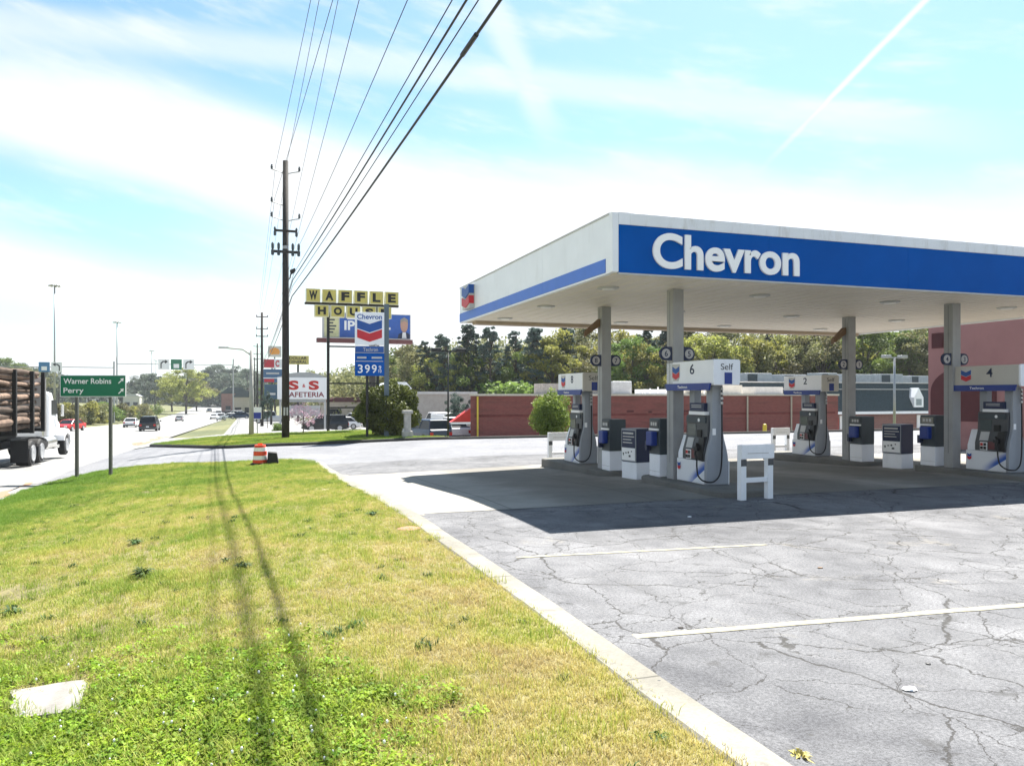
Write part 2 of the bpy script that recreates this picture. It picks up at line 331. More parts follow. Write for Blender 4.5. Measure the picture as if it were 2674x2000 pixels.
# ------------------------------------------------------------------ mesh helpers
class M:
    def __init__(s): s.v = []; s.f = []
    def add(s, vs, fs):
        b = len(s.v); s.v += [tuple(p) for p in vs]; s.f += [tuple(i + b for i in f) for f in fs]; return s
    def box(s, x0, x1, y0, y1, z0, z1):
        return s.add([(x0, y0, z0), (x1, y0, z0), (x1, y1, z0), (x0, y1, z0), (x0, y0, z1), (x1, y0, z1), (x1, y1, z1), (x0, y1, z1)],
                     [(0, 3, 2, 1), (4, 5, 6, 7), (0, 1, 5, 4), (1, 2, 6, 5), (2, 3, 7, 6), (3, 0, 4, 7)])
    def hexa(s, lo, hi):   # lo, hi: four corners each, counter-clockwise
        return s.add(list(lo) + list(hi), [(0, 3, 2, 1), (4, 5, 6, 7), (0, 1, 5, 4), (1, 2, 6, 5), (2, 3, 7, 6), (3, 0, 4, 7)])
    def cyl(s, p0, p1, r0, r1=None, n=12, caps=True):
        r1 = r0 if r1 is None else r1; p0, p1 = Vector(p0), Vector(p1); d = (p1 - p0).normalized()
        u = d.orthogonal().normalized(); w = d.cross(u); vs = []
        for p, rr in ((p0, r0), (p1, r1)):
            for i in range(n):
                t = 2 * math.pi * i / n; vs.append(p + (u * math.cos(t) + w * math.sin(t)) * rr)
        fs = [(i, (i + 1) % n, n + (i + 1) % n, n + i) for i in range(n)]
        if caps: fs += [tuple(range(n - 1, -1, -1)), tuple(range(n, 2 * n))]
        return s.add(vs, fs)
    def tube(s, pts, r, n=6, r1=None):
        P = [Vector(p) for p in pts]; k = len(P); vs = []; up = None
        for i, p in enumerate(P):
            d = (P[min(i + 1, k - 1)] - P[max(i - 1, 0)]).normalized()
            if up is None: up = d.orthogonal().normalized()
            up = (up - d * up.dot(d)).normalized(); w = d.cross(up)
            rr = r if r1 is None else r + (r1 - r) * i / (k - 1)
            for j in range(n):
                t = 2 * math.pi * j / n; vs.append(p + (up * math.cos(t) + w * math.sin(t)) * rr)
        fs = [(i * n + j, i * n + (j + 1) % n, (i + 1) * n + (j + 1) % n, (i + 1) * n + j) for i in range(k - 1) for j in range(n)]
        fs += [tuple(range(n - 1, -1, -1)), tuple((k - 1) * n + j for j in range(n))]
        return s.add(vs, fs)
    def lathe(s, prof, n=20, c=(0, 0, 0)):
        vs = [(c[0] + r * math.cos(2 * math.pi * j / n), c[1] + r * math.sin(2 * math.pi * j / n), c[2] + z) for r, z in prof for j in range(n)]
        k = len(prof); fs = [(i * n + j, i * n + (j + 1) % n, (i + 1) * n + (j + 1) % n, (i + 1) * n + j) for i in range(k - 1) for j in range(n)]
        fs += [tuple(range(n - 1, -1, -1)), tuple((k - 1) * n + j for j in range(n))]
        return s.add(vs, fs)
    def ext(s, pts, d0, d1, axis='y'):   # polygon (u,w) extruded along an axis; y: u=x,w=z  x: u=y,w=z  z: u=x,w=y
        n = len(pts)
        def q(u, w, d): return (u, d, w) if axis == 'y' else (d, u, w) if axis == 'x' else (u, w, d)
        vs = [q(u, w, d0) for u, w in pts] + [q(u, w, d1) for u, w in pts]
        return s.add(vs, [tuple(range(n)), tuple(range(2 * n - 1, n - 1, -1))] + [(i, n + i, n + (i + 1) % n, (i + 1) % n) for i in range(n)])
    def mesh(s, name, smooth=False):
        me = bpy.data.meshes.new(name); me.from_pydata(s.v, [], s.f); me.validate(); 
        import bmesh
        bm = bmesh.new(); bm.from_mesh(me); bmesh.ops.recalc_face_normals(bm, faces=bm.faces); bm.to_mesh(me); bm.free()
        if smooth: me.shade_smooth()
        return me
def tag(o, label=None, cat=None, group=None, kind=None):
    if label: o['label'] = label
    if cat: o['category'] = cat
    if group: o['group'] = group
    if kind: o['kind'] = kind
    return o
def mk(name, m, mt, parent=None, loc=None, rz=0, smooth=False, bev=0, label=None, cat=None, group=None, kind=None):
    me = m.mesh(name, smooth) if isinstance(m, M) else m
    o = bpy.data.objects.new(name, me); COL.objects.link(o)
    if isinstance(mt, str): mt = MATS[mt]
    if not me.materials: me.materials.append(mt)
    if parent: o.parent = parent
    if loc is not None: o.location = loc
    if rz: o.rotation_euler = (0, 0, rz)
    if bev:
        b = o.modifiers.new('bevel', 'BEVEL'); b.width = bev; b.segments = 2; b.limit_method = 'ANGLE'; b.angle_limit = R(40)
    return tag(o, label, cat, group, kind)
def thing(name, label, cat, loc=(0, 0, 0), rz=0, group=None):
    o = bpy.data.objects.new(name, None); COL.objects.link(o); o.empty_display_size = .2
    o.location = loc; o.rotation_euler = (0, 0, rz); return tag(o, label, cat, group)
def copy_tree(o, parent=None):
    c = o.copy(); COL.objects.link(c); c.parent = parent
    for ch in o.children: copy_tree(ch, c)
    return c
def txt(body, w, h, mt, parent, x, z, y, name='lettering', bold=0.0, ex=.004, align='c', rot=0):
    """flat lettering on a face that looks towards -y; x,z = centre (or left) of the line, fitted to w (and h)"""
    cu = bpy.data.curves.new('t', 'FONT'); cu.body = body; cu.extrude = ex; cu.offset = bold; cu.resolution_u = 9
    ob = bpy.data.objects.new('t', cu); me = bpy.data.meshes.new_from_object(ob); bpy.data.objects.remove(ob)
    n = len(me.vertices); co = np.empty(n * 3, np.float32); me.vertices.foreach_get('co', co); co = co.reshape(-1, 3)
    lo, hi = co.min(0), co.max(0); cc = (lo + hi) / 2
    sx = w / (hi[0] - lo[0]) if w else h / (hi[1] - lo[1]); sz = h / (hi[1] - lo[1]) if h else sx
    if not w: sx = sz
    out = np.empty_like(co); u = (co[:, 0] - cc[0]) * sx; v = (co[:, 1] - cc[1]) * sz
    if rot: u, v = -v, u
    if align == 'l': u = u + (hi[0] - lo[0]) * sx / 2
    out[:, 0] = x + u; out[:, 1] = y - co[:, 2]; out[:, 2] = z + v
    me.vertices.foreach_set('co', out.ravel()); me.update(); me.materials.clear()
    return mk(name, me, mt, parent)
def chevron_mark(parent, x, z, y, w, h, d=.01, shield=False):
    """two stacked vees, blue over red"""
    for nm, col, top in (('emblem_blue', 'logo_blue', z + h / 2), ('emblem_red', 'logo_red', z + h * .08)):
        t = h * .38; k = h * .19
        mk(nm, M().ext([(x - w / 2, top), (x, top - k), (x + w / 2, top), (x + w / 2, top - t), (x, top - t - k), (x - w / 2, top - t)], y, y - d), col, parent)
def npmesh(name, V, Q, smooth=False):
    me = bpy.data.meshes.new(name); n = len(V); k = len(Q); c = Q.shape[1]
    me.vertices.add(n); me.vertices.foreach_set('co', np.ascontiguousarray(V, np.float32).ravel())
    me.loops.add(k * c); me.loops.foreach_set('vertex_index', np.ascontiguousarray(Q, np.int32).ravel())
    me.polygons.add(k); me.polygons.foreach_set('loop_start', np.arange(0, k * c, c, dtype=np.int32))
    me.update(calc_edges=True); me.validate()
    return me
def sheet(name, cols, mt, zf, kind='structure', parent=None):
    """ground sheet from columns: cols = list of (r, [a...]) with equal counts"""
    V = []; k = len(cols[0][1])
    for r, aa in cols:
        for a in aa: V.append((r, a, zf(r, a)))
    Q = [(i * k + j, (i + 1) * k + j, (i + 1) * k + j + 1, i * k + j + 1) for i in range(len(cols) - 1) for j in range(k - 1)]
    me = npmesh(name, np.array(V), np.array(Q)); me.shade_smooth()
    return mk(name, me, mt, parent, kind=kind)
def lin(a, b, n): return [a + (b - a) * i / (n - 1) for i in range(n)]

# ------------------------------------------------------------------ the ground and paving
def terrs(r, a):
    return terr(r - road_shift(a), a)
def aend(r):      # where the near verge ends at the driveway
    P = [(-6.5, 27.5), (-6.0, 30.3), (-5.3, 32.0), (-4.2, 33.1), (-2.7, 33.0), (-1.3, 32.3), (.8, 31.2), (1.9, 30.4), (2.35, 29.6), (2.7, 29.2)]
    return float(np.interp(r, [p[0] for p in P], [p[1] for p in P]))
def adrive(r):    # far side of the driveway
    return 40 + 10 * (cl(-.8 - r, 0, 4.6) / 4.6) ** 1.4 + .6 * math.exp(-((r + 6) / 1) ** 2)
def nz(x, y, s=1.0, o=0.0):
    return (math.sin(x * 1.7 * s + 1.3 * math.sin(y * 1.1 * s + o) + o) + math.sin(y * 2.3 * s + 1.7 * math.sin(x * .9 * s + 2 * o)) + .6 * math.sin((x + y) * 4.1 * s + o)) / 2.6
rs = sorted(set([-2500, -1500, -900, -600, -400, -300, -220, -160, -120, -90, -70, -55, -45] + list(range(-40, 62)) + [66, 72, 80, 90, 105, 125, 150, 200, 260, 340, 450, 600, 900, 1500, 2500]))
as_ = sorted(set([-1500, -700, -300, -150, -80, -45, -25] + list(range(-14, 66)) + list(range(66, 120, 3)) + list(range(120, 300, 10)) + list(range(300, 1000, 35)) + [1100, 1400, 2000, 3000]))
sheet('ground', [(r, as_) for r in rs], 'field', lambda r, a: terrs(r, a) - .14 * (0 if r < -24 + road_shift(a) else 1))
ra = [-200, -60, -20] + list(range(0, 60, 3)) + list(range(60, 240, 6)) + list(range(240, 1010, 25))
RV = []; RC = lin(-23.6, -6.5, 9)
def road_sheet(name, r0, r1, a0, a1, mt, dz, n=2):
    aa = [a for a in ra if a0 < a < a1]; aa = [a0] + aa + [a1]
    V = []; Q = []; rr = lin(r0, r1, n)
    for a in aa:
        for r in rr: V.append((r + road_shift(a), a, zroad(a) + dz))
    for i in range(len(aa) - 1):
        for j in range(n - 1): Q.append((i * n + j, i * n + j + 1, (i + 1) * n + j + 1, (i + 1) * n + j))
    return V, Q
V, Q = road_sheet('road', -23.7, -6.5, -200, 985, 'road', 0, 9)
mk('road', npmesh('road', np.array(V), np.array(Q)), 'road', kind='structure')
def marking(name, segs, mt):
    VV = []; QQ = []
    for r0, r1, a0, a1 in segs:
        V, Q = road_sheet('', r0, r1, a0, a1, mt, .006); b = len(VV); VV += V; QQ += [tuple(i + b for i in q) for q in Q]
    mk(name, npmesh(name, np.array(VV), np.array(QQ)), mt, kind='structure')
marking('road_edge_line', [(-7.35, -7.22, -60, 26), (-7.35, -7.22, 52, 400)], 'lane_white')
for rr in (-10.4, -19.8):
    marking('lane_line', [(rr, rr + .12, a, a + 3) for a in range(-20, 400, 12)], 'lane_white')
marking('centre_line', [(-13.7, -13.58, -60, 500), (-13.42, -13.3, -60, 500), (-16.9, -16.78, -60, 500)], 'lane_yellow')
mk('clay_stain', npmesh('clay_stain', np.array([(-7.1 + .5 * nz(i, 1), 18 + i * .9, -.894) for i in range(14)] + [(-6.75 + .25 * nz(i, 5), 18 + i * .9, -.894) for i in range(14)]),
   np.array([(i, i + 1, 15 + i, 14 + i) for i in range(13)])), 'clay', kind='structure')
mk('clay_stain', npmesh('clay_stain', np.array([(-7.6 + .5 * nz(i, 1), 57 + i * 2.2, zroad(57 + i * 2.2) + .006) for i in range(10)] + [(-6.8 + .3 * nz(i, 5), 57 + i * 2.2, zroad(57 + i * 2.2) + .006) for i in range(10)]),
   np.array([(i, i + 1, 11 + i, 10 + i) for i in range(9)])), 'clay', kind='structure')

# forecourt and driveway
lr = lin(2.62, 9, 13) + lin(9.5, 46, 40)
sheet('forecourt', [(r, lin(-14, 29.0, 90)) for r in lr], 'lot', terr)
sheet('driveway', [(r, lin(aend(r) + .02, adrive(r), 34)) for r in lin(-6.5, 2.70, 24)] , 'drive', terr)
sheet('driveway', [(r, lin(29.0, 40.1, 24)) for r in lin(2.70, 46, 40)], 'drive', terr)
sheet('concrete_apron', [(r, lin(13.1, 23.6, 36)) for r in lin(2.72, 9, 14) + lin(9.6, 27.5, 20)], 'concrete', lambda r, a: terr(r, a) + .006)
def line_sheet(x0, y0, x1, y1, w, wob=0.0):
    V = []; n = 40
    for i in range(n):
        t = i / (n - 1); x = x0 + (x1 - x0) * t; y = y0 + (y1 - y0) * t
        e = wob * nz(x * 3, i, 1, 2) ; e2 = wob * nz(x * 3, i, 1, 9)
        V += [(x, y - w / 2 + e, terr(x, y) + .005), (x, y + w / 2 + e2, terr(x, y) + .005)]
    mk('parking_line', npmesh('parking_line', np.array(V), np.array([(2 * i, 2 * i + 2, 2 * i + 3, 2 * i + 1) for i in range(n - 1)])), 'lane_yellow', kind='structure')
line_sheet(3.05, 5.82, 8.2, 5.36, .11, .008); line_sheet(3.2, 9.12, 6.7, 8.80, .08, .014); line_sheet(3.05, 2.4, 8, 2.0, .11, .01)
# the verge and its kerb
def zverge(r, a): return terr(r, a) + .10 * sm((r + 1.5) / 3.5) - .02 + .02 * nz(r * 1.3, a * 1.1)
vr = lin(-6.5, 2.37, 46)
def verge_cols(dz=0):
    return [(r, lin(-7, aend(r), 150)) for r in vr]
verge = sheet('verge', verge_cols(), 'thatch', zverge)
def kerb(name, pts, w, h, mt, zf, kind='structure', below=.25):
    """pts (x,y): left edge; the kerb lies to the right of travel"""
    m = M(); P = [Vector((x, y, 0)) for x, y in pts]; secs = []
    for i, p in enumerate(P):
        d = (P[min(i + 1, len(P) - 1)] - P[max(i - 1, 0)]).normalized(); n = Vector((d.y, -d.x, 0)); z = zf(p.x, p.y)
        q = p + n * w; b = .025
        secs.append([(p.x, p.y, z - below), (p.x, p.y, z + h - b), (p.x + n.x * b, p.y + n.y * b, z + h), (q.x - n.x * b * 1.6, q.y - n.y * b * 1.6, z + h), (q.x, q.y, z + h - b * 1.6), (q.x, q.y, z - below)])
    vs = [v for s in secs for v in s]; fs = []
    for i in range(len(secs) - 1):
        for j in range(5): fs.append((i * 6 + j, i * 6 + j + 1, i * 6 + 6 + j + 1, i * 6 + 6 + j))
    fs += [tuple(range(6)), tuple((len(secs) - 1) * 6 + j for j in range(5, -1, -1))]
    m.add(vs, fs); return mk(name, m, mt, kind=kind)
kerb('kerb', [(2.36 + .012 * nz(0, a), a) for a in lin(-8, 28.6, 90)] + [(2.30, 29.1), (2.1, 29.5), (1.8, 29.9)], .31, .09, 'kerbstone', terr)
# sandy sediment washed against the kerb
sed = []
for i, a in enumerate(lin(-4, 24, 140)): sed += [(2.66, a, terr(2.73, a) + .008), (2.86 + .10 * abs(nz(a, 3)) + .10 * max(0, nz(a * .4, 7)), a, terr(2.9, a) + .007)]
mk('sand_edge', npmesh('sand_edge', np.array(sed), np.array([(2 * i, 2 * i + 1, 2 * i + 3, 2 * i + 2) for i in range(139)])), mat('sediment', (.26, .24, .195), .95, var=.3, vscale=9), kind='structure')
# island beyond the driveway, back kerb of the forecourt
def isl(r): return adrive(r) + .30
ip = [(r, adrive(r)) for r in lin(10.2, -5.4, 50)]
kerb('kerb', [(p[0], p[1] + .3) for p in ip][::-1], .16, .15, 'shadekerb', lambda x, y: terr(x, y) - .0)
def zisl(r, a): return terr(r, a) + .11
sheet('grass_island', [(r, lin(isl(r), 51.2, 24)) for r in lin(-5.5, 10.2, 30)], 'thatch', zisl)
kerb('kerb', [(-5.2, 51.3), (-5.3, 50.9), (-5.3, 50.4)][::-1], .2, .14, 'kerbstone', terr)
kerb('kerb', [(r, 40.3) for r in lin(10.2, 46, 36)], .2, .13, 'shadekerb', lambda x, y: terr(x, 40.1))
sheet('back_street', [(r, lin(72.2, 205, 60)) for r in lin(-2.2, 10.2, 10)], 'road', lambda r, a: terr(r, a) + .01)
sheet('back_street', [(r, lin(49.5, 205, 80)) for r in lin(10.3, 75, 40)], 'road', lambda r, a: terr(r, a) + .01)
sheet('side_driveway', [(r, lin(51.4, 72, 24)) for r in lin(-6.45, 10.2, 20)], 'road', lambda r, a: terr(r, a) + .02)

# ------------------------------------------------------------------ grass, clover (uncountable: stuff)
def clump(name, n, rad, h0, h1, wd, mt, lean=.5, seed=0):
    g = np.random.RandomState(seed); V = []; F = []
    for i in range(n):
        t, q = g.uniform(0, 6.28), rad * math.sqrt(g.rand()); x, y = q * math.cos(t), q * math.sin(t)
        h = g.uniform(h0, h1); d = g.uniform(0, 6.28); l = g.uniform(.1, lean) * h; o = d + 1.57 + g.uniform(-.5, .5); w = wd * g.uniform(.7, 1.3)
        b = len(V); cx, cy = math.cos(o) * w / 2, math.sin(o) * w / 2; lx, ly = math.cos(d) * l, math.sin(d) * l
        V += [(x - cx, y - cy, -.01), (x + cx, y + cy, -.01), (x + lx * .4 + cx * .7, y + ly * .4 + cy * .7, h * .6), (x + lx * .4 - cx * .7, y + ly * .4 - cy * .7, h * .6), (x + lx, y + ly, h)]
        F += [(b, b + 1, b + 2, b + 3), (b + 3, b + 2, b + 4)]
    m = M(); m.add(V, F); me = bpy.data.meshes.new(name); me.from_pydata(m.v, [], m.f); me.materials.append(MATS[mt])
    return bpy.data.objects.new(name, me)
def clover_clump(seed):
    g = np.random.RandomState(seed); V = []; F = []
    for i in range(30):
        t, q = g.uniform(0, 6.28), .09 * math.sqrt(g.rand()); x, y = q * math.cos(t), q * math.sin(t); h = g.uniform(.015, .06); tx, ty = g.normal(0, .35, 2)
        for k in range(3):
            an = k * 2.09 + g.uniform(0, .5); R_ = g.uniform(.0045, .0085); cx, cy = x + math.cos(an) * R_ * .95, y + math.sin(an) * R_ * .95; b = len(V)
            for j in range(5):
                u = j * 1.2566; px, py = R_ * math.cos(u), R_ * math.sin(u); V.append((cx + px, cy + py, h + (cx + px - x) * tx + (cy + py - y) * ty))
            F.append(tuple(range(b, b + 5)))
    me = bpy.data.meshes.new('clover_clump'); me.from_pydata(V, [], F); me.materials.append(MATS['clover'])
    return bpy.data.objects.new('clover_clump', me)
def flower():
    m = M(); m.lathe([(.001, .045), (.006, .05), (.008, .058), (.006, .066), (.001, .07)], 6); me = m.mesh('clover_flower'); me.materials.append(MATS['white'])
    return bpy.data.objects.new('clover_flower', me)
def scatter(name, cols, zf, dens, inst, smin, smax, label, seed, k=None):
    """one stuff object: instances of a tuft spread over a bare carrier surface"""
    V = []; k = len(cols[0][1])
    for r, aa in cols:
        for a in aa: V.append((r, a, zf(r, a)))
    Q = [(i * k + j, (i + 1) * k + j, (i + 1) * k + j + 1, i * k + j + 1) for i in range(len(cols) - 1) for j in range(k - 1)]
    me = npmesh(name, np.array(V), np.array(Q)); at_ = me.attributes.new('dens', 'FLOAT', 'POINT')
    at_.data.foreach_set('value', np.array([dens(v[0], v[1]) for v in V], np.float32))
    o = bpy.data.objects.new(name, me); COL.objects.link(o); tag(o, label, 'grass', kind='stuff'); me.materials.append(inst.data.materials[0])
    ng = bpy.data.node_groups.new(name, 'GeometryNodeTree'); ng.interface.new_socket('Geometry', in_out='INPUT', socket_type='NodeSocketGeometry'); ng.interface.new_socket('Geometry', in_out='OUTPUT', socket_type='NodeSocketGeometry')
    N, L = ng.nodes, ng.links; gi, go = N.new('NodeGroupInput'), N.new('NodeGroupOutput')
    dp = N.new('GeometryNodeDistributePointsOnFaces'); na = N.new('GeometryNodeInputNamedAttribute'); na.data_type = 'FLOAT'; na.inputs['Name'].default_value = 'dens'
    L.new(gi.outputs[0], dp.inputs['Mesh']); L.new(na.outputs[0], dp.inputs['Density']); dp.inputs['Seed'].default_value = seed
    ip_ = N.new('GeometryNodeInstanceOnPoints'); L.new(dp.outputs['Points'], ip_.inputs['Points'])
    oi = N.new('GeometryNodeObjectInfo'); oi.inputs['Object'].default_value = inst; L.new(oi.outputs['Geometry'], ip_.inputs['Instance'])
    rv = N.new('FunctionNodeRandomValue'); rv.data_type = 'FLOAT_VECTOR'; rv.inputs[0].default_value = (-.12, -.12, 0); rv.inputs[1].default_value = (.12, .12, 6.283); rv.inputs['Seed'].default_value = seed
    L.new(rv.outputs[0], ip_.inputs['Rotation'])
    rf = N.new('FunctionNodeRandomValue'); rf.data_type = 'FLOAT'; rf.inputs[2].default_value = smin; rf.inputs[3].default_value = smax; rf.inputs['Seed'].default_value = seed + 5
    L.new(rf.outputs[1], ip_.inputs['Scale']); L.new(ip_.outputs[0], go.inputs[0])
    md = o.modifiers.new('scatter', 'NODES'); md.node_group = ng
    return o
def clov(r, a): return sm((6.9 - .75 * r + .8 * nz(r, a, .8) - a) / 1.7) * sm((1.25 + .5 * nz(r, a, 1.3, 4) - r) / 1.0)
SLAB = [(-1.64, 6.47), (-1.09, 6.25), (-1.03, 5.60), (-1.42, 5.83)]
def inslab(r, a):
    e = .07; s = 0
    for i in range(4):
        (x0, y0), (x1, y1) = SLAB[i], SLAB[(i + 1) % 4]; d = ((x1 - x0) * (a - y0) - (y1 - y0) * (r - x0)) / math.hypot(x1 - x0, y1 - y0)
        if d > e: return 0
    return 1
def bare(r, a): return sm((nz(r, a, .5, 11) - .62) / .2) * .8
vc = [(r, lin(-1, aend(r) - .05, 170)) for r in lin(-6.55, 2.39, 60)]
def near_boost(a): return 1 + 1.2 * sm((9 - a) / 5)
scatter('grass', vc, zverge, lambda r, a: 150 * near_boost(a) * (1 - clov(r, a) * .75) * (1 - bare(r, a)) * (1 - inslab(r, a)), clump('grass_tuft', 34, .10, .012, .042, .0045, 'grass', 1.2, 1), .7, 1.35, 'short mown grass, straw and green, on the verge by the kerb', 3)
scatter('green_grass', vc, zverge, lambda r, a: (1 - inslab(r, a)) * (20 + 150 * clov(r, a) + 60 * sm((-3.6 - r) / 2) + 60 * sm((nz(r, a, .7, 3) - .35) / .4) + 45 * sm((a - 20) / 8)), clump('green_tuft', 26, .07, .03, .075, .005, 'grass_green', .8, 2), .8, 1.5, 'longer green grass along the road side of the verge', 8)
cc = [(r, lin(1.5, 11.5, 150)) for r in lin(-5.5, 2.3, 110)]
scatter('clover', cc, zverge, lambda r, a: 460 * clov(r, a) * (1 - inslab(r, a)), clover_clump(4), .5, 1.0, 'bright green clover patch in the near verge', 12)
scatter('clover_flowers', cc, zverge, lambda r, a: 40 * clov(r, a) * (1 - inslab(r, a)), flower(), .45, 1.0, 'white clover flowers dotting the green patch', 15)
ic = [(r, lin(isl(r) + .05, 51.2, 30)) for r in lin(-5.4, 10.1, 30)]
scatter('island_grass', ic, zisl, lambda r, a: 40, clump('island_tuft', 30, .16, .03, .08, .012, 'grass_green', .8, 6), .8, 1.5, 'mown grass on the island around the big utility pole', 21)
scatter('weed_tufts', vc, zverge, lambda r, a: .9 * (1 - clov(r, a)) * (1 + nz(r, a, .6, 5)), clump('weed_tuft', 40, .06, .015, .05, .010, 'weed', 1.8, 9), .5, 1.5, 'dark weed tufts scattered through the verge', 33)
# weeds
def weed(x, y, z, s, label, seed, mt='weed'):
    g = np.random.RandomState(seed); V = []; F = []
    for i in range(46):
        d = g.uniform(0, 6.28); l = g.uniform(.25, 1) * s; h = g.uniform(.1, .55) * s; w = s * g.uniform(.05, .12); b = len(V)
        o = d + 1.57; ux, uy = math.cos(o) * w, math.sin(o) * w; ex, ey = math.cos(d) * l, math.sin(d) * l
        V += [(ex * .05, ey * .05, 0), (ex * .5 + ux, ey * .5 + uy, h), (ex, ey, h * .75), (ex * .5 - ux, ey * .5 - uy, h)]; F.append((b, b + 1, b + 2, b + 3))
    me = bpy.data.meshes.new('weed'); me.from_pydata(V, [], F); mk('weed', me, mt, loc=(x, y, z), label=label, cat='weed')
weed(2.93, 3.55, 0, .10, 'small brownish weed in the gutter at the bottom edge', 1, 'grass')
weed(2.15, 3.75, .13, .11, 'dark leafy weed at the near end of the kerb', 2)
weed(-2.35, 9.4, zverge(-2.35, 9.4), .17, 'grey-green weed in the straw grass far left of the wire shadows', 3)
weed(-1.15, 9.9, zverge(-1.15, 9.9), .20, 'wide weed rosette in the grass left of the wire shadows', 4)
weed(-.05, 9.2, zverge(-.05, 9.2), .15, 'dark weed just left of the wire shadows', 5)
weed(-.25, 9.8, zverge(-.25, 9.8), .12, 'small dark weed beside the wire shadows', 6)
weed(-1.6, 12.8, zverge(-1.6, 12.8), .18, 'green weed tuft in the middle of the verge', 7)
weed(2.28, 7.6, .13, .08, 'little weed growing out of the kerb edge', 8)
weed(1.9, 12.4, zverge(1.9, 12.4), .16, 'green weed close to the kerb near the concrete apron', 9)
# concrete cover slab in the grass
m = M(); pts = []
for i, (x, y) in enumerate(SLAB):
    x2, y2 = SLAB[(i + 1) % 4]
    for j in range(5):
        t = j / 5; pts.append((x + (x2 - x) * t + .03 * nz(i * 3 + j, j, 2), y + (y2 - y) * t + .03 * nz(j, i * 5, 2, 4)))
pts = pts[::-1]
slz = max(zverge(x, y) for x, y in SLAB)
m.add([(x, y, zverge(x, y) + .025) for x, y in pts] + [(x, y, zverge(x, y) - .1) for x, y in pts], [tuple(range(20))] + [(i, (i + 1) % 20, 20 + (i + 1) % 20, 20 + i) for i in range(20)])
mk('cover_slab', m, 'slab', label='worn pale concrete slab sunk in the clover', cat='slab')
m = M(); m.lathe([(.08, 0), (.17, .008), (.12, .02), (.03, .03)], 12)
mk('soil_patch', m, 'clay', loc=(2.2, 10.95, zverge(2.2, 10.95) + .01), label='reddish soil mound beside the kerb', cat='soil')
# small litter and stones on the paving
g = np.random.RandomState(5)
for i, (x, y, s, mt_, lb) in enumerate([(3.02, 5.0, .022, 'black', 'dark pebble on the kerb edge'), (2.58, 4.5, .03, 'black', 'black scrap lying on the kerb top'), (2.55, 5.6, .02, 'wood', 'small dark chip on the kerb further along'), (4.35, 4.15, .045, 'white', 'white paper scrap on the cracked asphalt'),
     (4.9, 4.5, .02, 'black', 'small black stone in the asphalt cracks'), (6.4, 7.4, .03, 'brown', 'brown stone by the middle parking line'), (7.0, 11.2, .035, 'white', 'pale scrap in the front edge of the canopy shadow'), (3.6, 5.9, .025, 'wood', 'dark fragment at the kerb end of the parking line')]):
    m = M(); k = 7; m.lathe([(s * .5, 0), (s, s * .18), (s * .8, s * .4), (s * .3, s * .5)], k)
    m.v = [(a * (1 + .35 * g.rand()), b * (.7 + .5 * g.rand()), c) for a, b, c in m.v]
    zz = terr(x, y) + (.09 if 2.36 < x < 2.7 else 0)
    mk('litter', m, mt_, loc=(x, y, zz), label=lb, cat='litter')

# ------------------------------------------------------------------ fuel canopy
CX0, CX1, CY0, CY1, CZ0, CZ1 = 6.62, 22.8, 13.3, 24.5, 4.40, 5.55
can = thing('fuel_canopy', 'large flat fuel canopy with blue front fascia and white lettering', 'canopy', (0, 0, 0))
mk('roof_deck', M().box(CX0 + .12, CX1 - .12, CY0 + .12, CY1 - .12, CZ1 - .30, CZ1 - .12), 'light_grey', can)
so = mk('soffit', M().box(CX0 + .1, CX1 - .1, CY0 + .1, CY1 - .1, CZ0 + .05, CZ0 + .09), 'soffit', can)
# soffit seams (shallow ribs)
m = M()
for i in range(39): m.box(CX0 + .3 + i * .41, CX0 + .312 + i * .41, CY0 + .15, CY1 - .15, CZ0 + .042, CZ0 + .06)
mk('soffit_rib', m, 'soffit', so)
# front fascia: white frame, blue panels
mk('fascia_trim', M().box(CX0 + .36, CX1, CY0 - .02, CY0 + .10, CZ1 - .23, CZ1), mat('weathered_trim', (.80, .82, .85), .5, var=.06, vscale=2., dirt=.55, dirtcol=(.42, .39, .34)), can, bev=.01)
mk('fascia_corner', M().box(CX0 - .02, CX0 + .12, CY0 - .02, CY0 + .12, CZ0, CZ1), 'white_panel', can, bev=.012)
fx = CX0 + .12
for x0, x1 in ((fx + .01, 10.2), (10.2, 13.9), (13.9, 17.6), (17.6, CX1)):
    mk('fascia_panel', M().box(x0 + .003, x1 - .003, CY0, CY0 + .09, CZ0, CZ1 - .232), 'sign_blue', can)
mk('fascia_cap', M().box(fx, CX0 + .358, CY0 - .02, CY0 + .1, CZ1 - .23, CZ1), 'white_panel', can)
mk('drip_edge', M().box(CX0 + .13, CX1, CY0 + .005, CY0 + .07, CZ0 - .035, CZ0 - .003), 'light_grey', can)
# left fascia
ys = (CY0 + .12, 17.0, 20.75, CY1)
for i in range(3):
    mk('fascia_panel', M().box(CX0, CX0 + .09, ys[i] + .004, ys[i + 1] - .004, CZ0 + .30, CZ1 - .03), 'white_panel', can)
    st = mk('blue_stripe', M().box(CX0 - .012, CX0 + .09, max(ys[i], CY0 + .3) + .004, ys[i + 1] - .004, CZ0 + .03, CZ0 + .297), 'stripe_blue', can)
mk('fascia_panel', M().box(CX0, CX0 + .09, CY0 + .124, CY0 + .30, CZ0, CZ0 + .297), 'white_panel', can)
mk('drip_edge', M().box(CX0 + .0, CX0 + .1, CY0 + .304, CY1, CZ0 - .01, CZ0 + .027), 'white_panel', can)
mk('roof_edge', M().box(CX0 - .015, CX0 + .1, CY0 + .122, CY1, CZ1 - .028, CZ1 + .01), 'light_grey', can)
